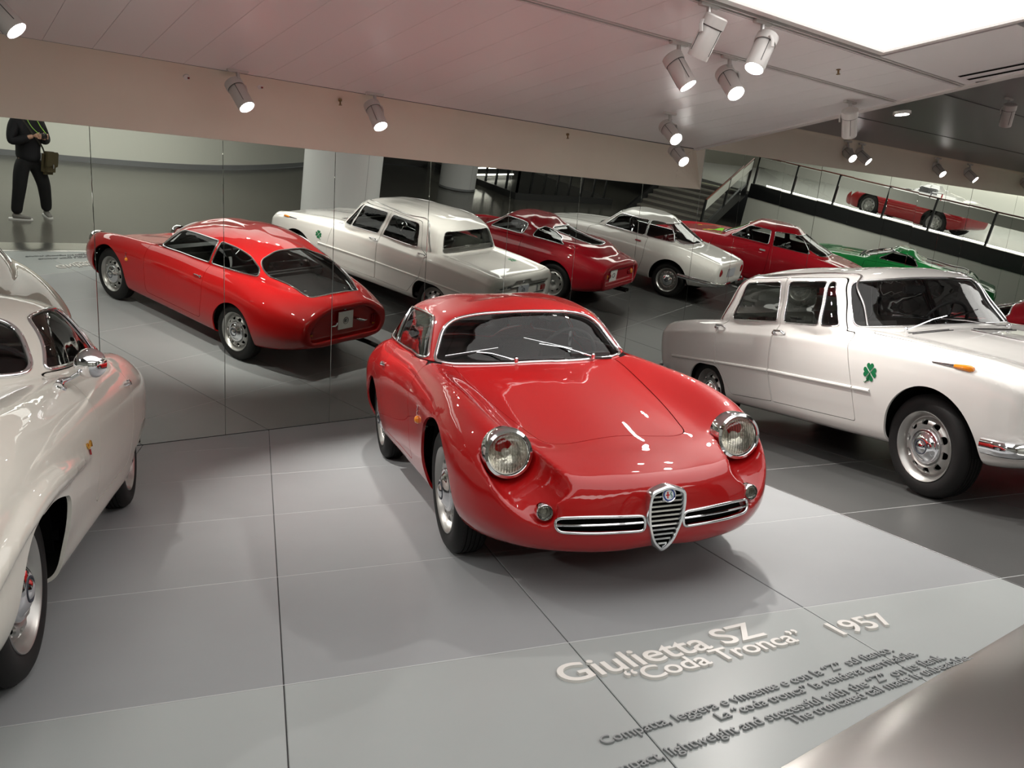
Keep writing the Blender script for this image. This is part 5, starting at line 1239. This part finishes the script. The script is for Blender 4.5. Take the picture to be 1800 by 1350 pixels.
def build_green(loc, rz):
    wb = 2.35
    st = [(.86,.30,.40,.50,.52),(.84,.60,.32,.58,.60),(.74,.70,.26,.64,.655),(.45,.77,.22,.73,.735),(.1,.80,.20,.78,.80),(-.4,.81,.20,.815,.85),(-.8,.815,.20,.83,.87),(-1.5,.825,.20,.85,.87),(-2.0,.83,.20,.86,.88),(-2.4,.82,.22,.855,.88),(-2.8,.78,.28,.80,.85),(-3.1,.73,.34,.75,.80),(-3.20,.69,.38,.73,.77),(-3.22,.63,.42,.70,.73)]
    H = house(-.55, -1.12, -1.62, -2.85, .65, .52, .865, 1.10, 1.175, .87)
    P = dict(st=st, house=H, wb=wb, track=.74, wheel='wide', arch=(.365, .315), belt=.87, cab=-.62,
             door=[(-.62, .35, .04), (-.64, .82, .05), (-1.70, .86, .02), (-1.74, .35, .04)],
             glass=[('windshield', [(-.57, .89, .05), (.57, .89, .05), (.47, 1.085, .08), (-.47, 1.085, .08)], 'front', FW),
                    ('side_window#', [(-.90, .895, .02), (-1.72, .905, .03), (-1.62, 1.03, .08), (-1.48, 1.075, .05), (-1.17, 1.085, .03)], 'side', None),
                    ('rear_window', [(-1.80, .34, .06), (-2.62, .36, .06), (-2.62, -.36, .06), (-1.80, -.34, .06)], 'top', UP)])
    root, bvh = simple_car('sports_coupe', 'low bright green sports coupe at the far end of the row', loc, rz, GREEN, P)
    for k in range(4): MB().box((-.50-.05*k, .0, .862+.006*k), (.028, .9, .014), Matrix.Rotation(.3, 3, 'Y'), .003).obj('cowl_louvre', DARKTRIM, root)
    for sg in (-1, 1): round_lamp(root, (.80, .55*sg, .55), (1, 0, 0), .075, CHROME, bezel=.012); MB().box((-3.19, .50*sg, .62), (.05, .24, .10), None, .02).obj('tail_lamp', REDLENS, root)
    return root
def build_racer(loc, rz, name, label, paint, closed=False):
    wb = 2.15
    st = [(.85,.20,.28,.36,.38),(.78,.50,.20,.46,.47),(.55,.70,.16,.60,.55),(.2,.78,.15,.68,.62),(-.3,.80,.15,.66,.66),(-.8,.80,.15,.66,.70),(-1.4,.80,.15,.68,.72),(-1.9,.82,.15,.74,.74),(-2.3,.82,.17,.76,.74),(-2.65,.78,.24,.70,.70),(-2.85,.70,.32,.62,.63),(-2.88,.60,.36,.58,.59)]
    P = dict(st=st, wb=wb, track=.74, wheel='wide', arch=(.35, .315), belt=.68, cab=-.7, voxel=.024)
    if closed:
        P['house'] = house(-.55, -.95, -1.5, -2.2, .60, .44, .70, .95, 1.05, .74); P['glass'] = [('windshield', [(-.52, .73, .05), (.52, .73, .05), (.40, .94, .08), (-.40, .94, .08)], 'front', lambda V, N: (N[:, 0] > .2) & (V[:, 2] > .6)), ('side_window#', [(-.82, .74, .02), (-1.7, .76, .03), (-1.5, .92, .05), (-1.0, .93, .03)], 'side', None)]
    root, bvh = simple_car(name, label, loc, rz, paint, P)
    if not closed:
        MB().box((-1.25, 0, .72), (.55, 1.0, .06), None, .02).obj('cockpit', DARKTRIM, root)
        V = [(-.85-.12*abs(y)/.5*abs(y)/.5, y, .70) for y in np.linspace(-.5, .5, 13)]; V += [(x-.10, y*.92, z+.20) for x, y, z in V]
        MB().add(V, [(i, i+1, 14+i, 13+i) for i in range(12)]).obj('wind_deflector', GLASS, root)
        MB().tube([(-1.6, -.35, .72), (-1.62, -.30, 1.02), (-1.62, .30, 1.02), (-1.6, .35, .72)], .02, 8).obj('roll_hoop', CHROME, root)
    return root
# ------------------------------------------------------------------ spotlights
SPOTK = 1.9
LAMPWHITE = mat('spot_white', (0.62, 0.60, 0.58), 0.35, 0, .2)
LAMPGLOW = mat('spot_glow', (1, 1, 1), .5, emit=(1, .97, .92), estr=26.0)
def spotlight(mount, aim, label, power=60, angle=72, lit=True, L=.24, R=.062, blend=1.0, color=(1, .955, .90)):
    m = Vector(mount); d = (Vector(aim)-m).normalized()
    t = thing('track_spotlight', label, 'spotlight', m, 0, 'white track spotlights')
    MB().box((0, 0, -.008), (.16, .03, .022), None, .004).obj('track_adaptor', LAMPWHITE, t)
    MB().lathe([(.014, -.02), (.014, -.055), (.020, -.058), (.020, -.075), (.012, -.078), (.012, -.10)], None, 16).obj('swivel', SATIN, t)
    piv = Vector((0, 0, -.165)); h = Vector((d.x, d.y, 0)); h = h.normalized() if h.length > .05 else Vector((1, 0, 0)); s = Vector((-h.y, h.x, 0))
    MB().tube([Vector((0, 0, -.095)), s*(R+.004)+Vector((0, 0, -.10)), s*(R+.016)+Vector((0, 0, -.125)), s*(R+.016)+piv], .013, 8, flat=(1, .6)).obj('bracket', LAMPWHITE, t)
    M = axis_matrix(piv, d)
    MB().lathe([(.0, -.105), (R*.92, -.105), (R*1.08, -.098), (R*1.10, -.06), (R*1.10, -.045), (R*.98, -.043), (R*.98, -.036), (R, -.034), (R, L-.11), (R*.97, L-.105), (R*.90, L-.105), (R*.86, L-.13)], M, 28, False).obj('lamp_body', LAMPWHITE, t)
    for k in range(3):
        a = 2*PI*k/3+.4; MB().box(M @ Vector((R*math.cos(a), R*math.sin(a), .03)), (.004, .004, .15), (M.to_3x3() @ Matrix.Rotation(a, 3, 'Z'))).obj('body_groove', JOINT, t)
    MB().lathe([(R*1.02, -.0445), (R*1.02, -.0385)], M, 28, False).obj('body_gap', JOINT, t)
    MB().lathe([(R*.88, L-.122), (0, L-.118)], M, 24).obj('lamp_lens', LAMPGLOW if lit else CLEARLENS, t)
    if lit and power:
        l = bpy.data.lights.new('lamp_beam', 'SPOT'); l.energy = power*SPOTK; l.spot_size = math.radians(angle); l.spot_blend = blend; l.shadow_soft_size = .045; l.color = color
        o = bpy.data.objects.new('lamp_beam', l); COL.objects.link(o); o.parent = t
        o.matrix_local = Matrix.Translation(piv+d*(L-.09)) @ d.to_track_quat('-Z', 'Y').to_matrix().to_4x4()
    return t
SPOTS = [ # mount x, y, aim, label, power
 (.545, -1.815, (2.35, -2.75, .55), 'white spotlight at the left edge of the ceiling, lens glowing', 90),
 (2.168, -.79, (2.95, -2.3, .3), 'lit white spotlight nearest the left on the cove above the mirror', 110),
 (3.301, -.79, (3.55, -2.3, .3), 'lit white spotlight on the cove, right of the nearest one', 110),
 (3.822, -3.875, (3.55, -2.1, 0), 'white spotlight pointing straight down, topmost of the ceiling cluster', 0),
 (4.311, -3.875, (2.7, -3.75, 0), 'white spotlight tilted down to the left beside the luminous panel', 90),
 (4.231, -3.28, (4.95, -4.7, 0), 'lit white spotlight tilted right, leftmost of the ceiling cluster', 90),
 (4.744, -3.28, (4.0, -5.6, 0), 'lit white spotlight hanging below the straight one in the cluster', 90),
 (5.745, -1.807, (5.0, -5.0, 0), 'lit white spotlight in the middle of the ceiling, left of its neighbour', 70),
 (6.727, -1.014, (6.3, -4.0, 0), 'lit white spotlight nearest the corner where the lower ceiling ends', 70),
 (6.596, -3.06, (8.0, -2.2, .6), 'large white spotlight seen from its side, before the ceiling step', 60),
]
for x, y, aim, lab, p in SPOTS: spotlight((x, y, ceil_z(x)), aim, lab, p)
for x, y, aim, lab, p in ((10.70, -.52, (9.6, -4.0, 0), 'small lit spotlight left of the far pair above the mirror', 60), (11.05, -.52, (11.8, -3.6, 0), 'small lit spotlight right of the far pair above the mirror', 60),
                       (13.2, -.52, (12.6, -3.5, 0), 'small lit spotlight left of the farther pair above the mirror', 60), (14.25, -.52, (14.6, -3.4, 0), 'small lit spotlight right of the farther pair above the mirror', 60),
                       (16.36, -.52, (16.4, -3.0, 0), 'farthest lit spotlight at the right edge above the mirror', 60)):
    spotlight((x, y, zu(x)-.03), aim, lab, p)
spotlight((9.85, -2.93, zu(9.85)), (10.9, -1.9, .6), 'white spotlight in the upper right corner below the dark ceiling', 60)
dl = MB().lathe([(.075, .012), (.075, -.012), (.06, -.016), (.055, -.004)], Matrix.Translation((7.285, -3.14, ceil_z(7.2)-.02)), 24, False).obj('recessed_downlight', LAMPWHITE, ceiling)
MB().lathe([(.055, -.006), (0, -.006)], Matrix.Translation((7.285, -3.14, ceil_z(7.2)-.02)), 24).obj('lamp_lens', LAMPGLOW, dl)
# sprinklers and the two little detectors in the cove
for x, y, z, lab in ((3.09, -.575, 2.805, 'small brass sprinkler head in the cove beside the second spotlight'), (5.57, -.585, 2.75, 'small brass sprinkler head in the cove near the middle'), (5.623, -3.556, ceil_z(5.62), 'small brass sprinkler head in the ceiling near the luminous panel')):
    t = MB().lathe([(.016, .015), (.016, -.004), (.007, -.006), (.007, -.03), (.014, -.032), (.014, -.036), (0, -.037)], Matrix.Translation((x, y, z)), 14).obj('sprinkler', mat('brass_dark', (.28, .19, .10), .4, .8), None); tag(t, lab, 'sprinkler')
for x, lab in ((1.86, 'left red and white detector button in the plaster cove'), (2.42, 'right red and white detector button in the plaster cove')):
    y, z = (-.55, 2.845); t = MB().lathe([(.022, .012), (.022, -.006), (.012, -.012), (0, -.012)], axis_matrix((x, y, z), (0, -.7, -.7)), 14).obj('detector', PAPER, None); tag(t, lab, 'detector')
    MB().box((x+.012, y-.012, z-.012), (.014, .012, .012)).obj('detector_lens', REDLENS, t)
# two unseen spotlights added left of the frame to light the car fronts
for x, y, aim, p, w in ((-2.6, -3.28, (-.6, -3.2, 0), 60, 'middle'), (-3.4, -3.88, (-.5, -4.6, .5), 60, 'panel-side')):
    spotlight((x, y, ceil_z(x)), aim, 'white spotlight on the %s track, left of the frame' % w, p)
# ------------------------------------------------------------------ lettering on the platform edge
def lettering(s, a, b, m, depth, label, emb=.0, z=0.0):
    """one line of raised letters from floor point a to floor point b"""
    cu = bpy.data.curves.new('letters', 'FONT'); cu.body = s; cu.size = 1; cu.extrude = .5; cu.offset = emb
    o = bpy.data.objects.new('tmp', cu); COL.objects.link(o); me = evaluated(o); bpy.data.objects.remove(o)
    xs = [v.co.x for v in me.vertices]; x0, x1 = min(xs), max(xs)
    A, B = Vector((*a, 0)), Vector((*b, 0)); k = (B-A).length/(x1-x0); ang = math.atan2(B.y-A.y, B.x-A.x)
    t = thing('raised_lettering', label, 'lettering', (A.x, A.y, z), ang)
    bm = bmesh.new(); bm.from_mesh(me); bpy.data.meshes.remove(me)
    seen = set(); isl = []
    for v in bm.verts:
        if v in seen: continue
        st_ = [v]; seen.add(v); cur = []
        while st_:
            w = st_.pop(); cur.append(w)
            for e in w.link_edges:
                u = e.other_vert(w)
                if u not in seen: seen.add(u); st_.append(u)
        isl.append([min(u.co.x for u in cur), max(u.co.x for u in cur), cur])
    isl.sort(key=lambda q: q[0]); L = []
    for q in isl:
        if L and q[0] < L[-1][1]-.3*(q[1]-q[0]): L[-1][1] = max(L[-1][1], q[1]); L[-1][2] += q[2]
        else: L.append(q)
    for q in L:
        ids = {v: i for i, v in enumerate(q[2])}; fs = {f for v in q[2] for f in v.link_faces}
        V = [((v.co.x-x0)*k, v.co.y*k, (v.co.z+.5)*depth) for v in q[2]]
        MB().add(V, [[ids[v] for v in f.verts] for f in fs]).obj('letter', m, t, False)
    bm.free(); return t
LTW = mat('letter_white', (.62, .60, .57), .4); LTG = mat('letter_grey', (.21, .22, .222), .5)
lettering('Giulietta SZ', (1.625, -5.205), (2.435, -5.375), LTW, .010, 'top line of white raised letters on the floor reading Giulietta SZ', .012)
lettering('“Coda Tronca”', (1.800, -5.340), (2.530, -5.488), LTW, .010, 'second line of white raised letters reading Coda Tronca in quotes', .012)
lettering('1957', (2.650, -5.545), (2.905, -5.612), LTW, .010, 'white raised date 1957 on the floor right of the title', .012)
for s, a, b, w in (('Compatta, leggera e vincente e con la “Z” sul fianco.', (1.483, -5.534), (2.676, -5.724), 'first'), ('La “coda tronca” la rendeva inarrivabile.', (1.845, -5.648), (2.712, -5.790), 'second'),
                ('Compact, lightweight and successful with the “Z” on its flank.', (1.350, -5.650), (2.760, -5.862), 'third'), ('The truncated tail made it unbeatable.', (1.995, -5.792), (2.830, -5.918), 'fourth')):
    lettering(s, a, b, LTG, .007, 'small grey floor caption, %s line below the white title' % w, .006)
# ------------------------------------------------------------------ visitor on the walkway, seen in the mirror
def skin_mesh(name, chains, m, parent, sub=2, root=0):
    """chains: lists of (point, radius or (rx, ry)); a point given twice is shared"""
    V = []; E = []; Rd = []; ix = {}
    for ch in chains:
        prev = None
        for p, r in ch:
            k = tuple(round(c, 4) for c in p)
            if k not in ix: ix[k] = len(V); V.append(p); Rd.append(r if isinstance(r, tuple) else (r, r))
            if prev is not None and prev != ix[k]: E.append((prev, ix[k]))
            prev = ix[k]
    me = bpy.data.meshes.new(name); me.from_pydata(V, E, [])
    o = obj('tmp', me); bpy.context.view_layer.objects.active = o
    o.modifiers.new('s', 'SKIN')
    sv = o.data.skin_vertices[0].data
    for i, r in enumerate(Rd): sv[i].radius = r
    sv[root].use_root = True
    s2 = o.modifiers.new('u', 'SUBSURF'); s2.levels = sub; s2.render_levels = sub
    r = evaluated(o); bpy.data.objects.remove(o)
    r.polygons.foreach_set('use_smooth', [True]*len(r.polygons))
    return obj(name, r, parent, m)
def build_person(loc, rz):
    """local frame: +X the way the figure faces, Y left, Z up"""
    t = thing('person', 'person in dark clothes standing on the walkway, holding a camera at the chest', 'person', loc, rz)
    SKIN = mat('skin', (.50, .29, .20), .5); CLOTH = mat('navy_jacket', (.003, .003, .005), .85, bump=(90, .2)); TROU = mat('black_trousers', (.002, .002, .0025), .9)
    SHOE = mat('grey_shoe', (.16, .155, .14), .7); SOLE = mat('white_sole', (.6, .6, .58), .6); HAIR = mat('dark_hair', (.03, .02, .015), .6)
    pel = (0, 0, .93); ch = (.0, 0, 1.28); nk = (.01, 0, 1.47)
    LH, RH = (-.01, .10, .88), (.01, -.10, .88); LK, RK = (.02, .17, .49), (.05, -.20, .50); LA, RA = (-.02, .22, .10), (-.06, -.30, .10)
    LS, RS = (0, .19, 1.42), (0, -.19, 1.42); LE, RE = (.02, .27, 1.14), (.02, -.27, 1.14); LW, RW = (.25, .075, 1.27), (.25, -.075, 1.255)
    body = skin_mesh('body', [[(pel, (.07, .06)), ((0, 0, 1.08), (.11, .09)), (ch, (.15, .11)), (nk, .058), ((.02, 0, 1.53), .055), ((.035, 0, 1.60), (.075, .085)), ((.03, 0, 1.68), (.085, .09)), ((.02, 0, 1.75), (.06, .07))],
        [(ch, (.15, .11)), (LS, .062), (LE, .045), (LW, .030)], [(ch, (.15, .11)), (RS, .062), (RE, .045), (RW, .030)],
        [(pel, (.07, .06)), (LH, .05), (LK, .04), (LA, .042)], [(pel, (.07, .06)), (RH, .05), (RK, .04), (RA, .042)]], SKIN, t)
    skin_mesh('jacket', [[((0, 0, .84), (.205, .165)), ((0, 0, .98), (.20, .16)), ((0, 0, 1.12), (.185, .15)), (ch, (.20, .16)), ((.0, 0, 1.42), (.12, .10)), ((.012, 0, 1.485), (.068, .068))],
        [(ch, (.185, .14)), ((0, .20, 1.41), .095), (LE, .082), ((.21, .10, 1.245), .046)], [(ch, (.185, .14)), ((0, -.20, 1.41), .095), (RE, .082), ((.21, -.10, 1.235), .046)]], CLOTH, t)
    skin_mesh('trousers', [[((0, 0, .98), (.17, .14)), ((0, 0, .86), (.185, .15)), (LH, .125), (LK, .098), ((-.01, .205, .20), .082), ((-.015, .218, .075), .082)], [((0, 0, .86), (.185, .15)), (RH, .125), (RK, .098), ((-.03, -.28, .20), .082), ((-.05, -.296, .075), .082)]], TROU, t)
    for A, yaw, nm in ((LA, -.9, 'shoe'), (RA, .35, 'shoe')):
        R3 = Matrix.Rotation(yaw, 3, 'Z'); o = Vector((A[0], A[1], 0))
        P = [((-.06, 0, .055), (.042, .045)), ((.0, 0, .055), (.044, .045)), ((.09, 0, .042), (.046, .034)), ((.16, 0, .034), (.042, .026)), ((.20, 0, .030), (.028, .020))]
        s = skin_mesh('shoe', [[(tuple(o+R3 @ Vector(p)), r) for p, r in P]], SHOE, t)
        sole = rpoly([(-.10, -.042, .03), (.08, -.05, .05), (.21, -.035, .03), (.225, .0, .03), (.21, .035, .03), (.08, .05, .05), (-.10, .042, .03)])
        MB().prism([tuple(p) for p in sole], 0, .020, Matrix.Translation(o) @ R3.to_4x4()).obj('sole', SOLE, s, True)
    # face: nose, eyes, mouth, ears; hair
    MB().tube([(.115, 0, 1.665), (.140, 0, 1.635), (.118, 0, 1.622)], [.008, .014, .010], 8).obj('nose', SKIN, t)
    for y in (-.034, .034): MB().lathe([(.0, -.012), (.009, -.008), (.012, 0), (.009, .008), (0, .012)], axis_matrix((.105, y, 1.668), (1, 0, 0)), 12).obj('eye', INK, t)
    MB().tube([(.108, -.026, 1.595), (.118, 0, 1.593), (.108, .026, 1.595)], [.004, .006, .004], 6).obj('mouth', mat('lip', (.40, .15, .12), .5), t)
    for y in (-.088, .088): MB().tube([(.02, y, 1.69), (.0, y*1.1, 1.675), (.005, y*1.06, 1.635), (.02, y, 1.63)], .009, 6).obj('ear', SKIN, t)
    skin_mesh('hair', [[((.0, 0, 1.72), (.098, .098)), ((-.015, 0, 1.77), (.08, .085)), ((-.01, 0, 1.80), (.04, .05))], [((.0, 0, 1.72), (.098, .098)), ((-.06, 0, 1.66), (.065, .08)), ((-.06, 0, 1.60), (.05, .06))]], HAIR, t)
    # hands closed round the camera
    for sg, W in ((1, LW), (-1, RW)):
        w = Vector(W); c = Vector((.325, .062*sg, 1.285)); h = []
        h.append([(tuple(w), (.026, .022)), (tuple(w+(c-w)*.45), (.034, .022)), (tuple(w+(c-w)*.8), (.036, .020))])
        palm = w+(c-w)*.8
        for k in range(4):
            b = palm+Vector((.012, .0, .028-.019*k)); l = (.036, .042, .040, .032)[k]
            h.append([(tuple(palm), (.036, .020)), (tuple(b+Vector((.018, .006*sg, 0))), .0095), (tuple(b+Vector((.018+l*.7, .0, 0))), .009), (tuple(b+Vector((.014+l, -.024*sg, 0))), .008)])
        h.append([(tuple(w+(c-w)*.45), (.034, .022)), (tuple(palm+Vector((-.012, -.018*sg, .034))), .010), (tuple(palm+Vector((.010, -.034*sg, .044))), .009)])
        skin_mesh('hand', h, SKIN, t)
    # shoulder strap
    MB().tube(herm(np.array([(-.10, .12, 1.46), (.05, .13, 1.49), (.15, .02, 1.28), (.16, -.12, 1.08), (.08, -.21, .93)]), 6), .020, 8, flat=(1, .25)).obj('bag_strap', mat('strap', (.02, .018, .012), .8), t)
    bag = thing('shoulder_bag', 'olive green canvas shoulder bag hanging at the visitor\'s hip', 'bag', loc, rz)
    OL = mat('olive_canvas', (.055, .043, .015), .85, bump=(150, .3))
    MB().box((.17, -.20, .86), (.11, .25, .34), Matrix.Rotation(-.25, 3, 'Z') @ Matrix.Rotation(.12, 3, 'X'), .04).obj('pouch', OL, bag, True, 60)
    MB().box((.228, -.215, .92), (.03, .25, .22), Matrix.Rotation(-.25, 3, 'Z') @ Matrix.Rotation(.12, 3, 'X'), .012).obj('flap', OL, bag, True, 60)
    MB().box((.248, -.22, .82), (.012, .02, .06), Matrix.Rotation(-.25, 3, 'Z'), .003).obj('buckle', SATIN, bag)
    cm = thing('camera', 'black compact camera held at the chest with a lime green strap', 'camera', loc, rz)
    MB().box((.345, 0, 1.285), (.05, .12, .075), None, .012).obj('camera_body', DARKTRIM, cm)
    MB().lathe([(.030, 0), (.030, .03), (.026, .032), (.022, .018), (0, .016)], axis_matrix((.37, 0, 1.285), (1, 0, 0)), 24).obj('camera_lens', DARKTRIM, cm)
    MB().tube(herm(np.array([(.34, .058, 1.315), (.22, .07, 1.38), (.085, .06, 1.50), (.0, 0, 1.535), (.085, -.06, 1.50), (.22, -.07, 1.38), (.34, -.058, 1.315)]), 5), .006, 6, flat=(1, .4)).obj('neck_strap', mat('lime_strap', (.25, .50, .05), .6), cm)
    return t
build_sz((2.691, -4.059, 0), math.radians(-109.56))
build_giulia((5.415, -5.008, 0), math.radians(-110.3))
build_ss((-.422, -3.806, 0), math.radians(-109.9))
def place(fn, rear_right, deg, wb, track):
    """set a car by the floor point of its rear right wheel and its heading"""
    a = math.radians(deg); f = Vector((math.cos(a), math.sin(a))); l = Vector((-f.y, f.x))
    p = Vector(rear_right)+f*wb+l*track; return fn((p.x, p.y, 0), a)
place(build_tubolare, (8.27, -3.231), -112, 2.2, .70)
place(build_gt, (10.91, -3.254), -110, 2.35, .72)
place(build_sprint, (13.79, -2.484), -113, 2.58, .74)
place(build_green, (16.98, -1.301), -115, 2.35, .74)
build_racer((23.3, -6.9, 1.0), math.radians(-90), 'racing_spider', 'open red racing car on the gallery behind the balustrade', mat('race_red', (.36, .006, .01), .5, 0, 1.0, spec=.12, coat_rough=.008, back=(.1, .02, .02)))
build_racer((27.2, -8.6, 1.0), math.radians(-90), 'racing_berlinetta', 'silver closed racing car at the back of the gallery', mat('silver_paint', (.50, .50, .49), .30, .6, 1.0, back=(.1, .1, .1)), True)
build_person((1.70, -7.82, -.012), math.radians(62))
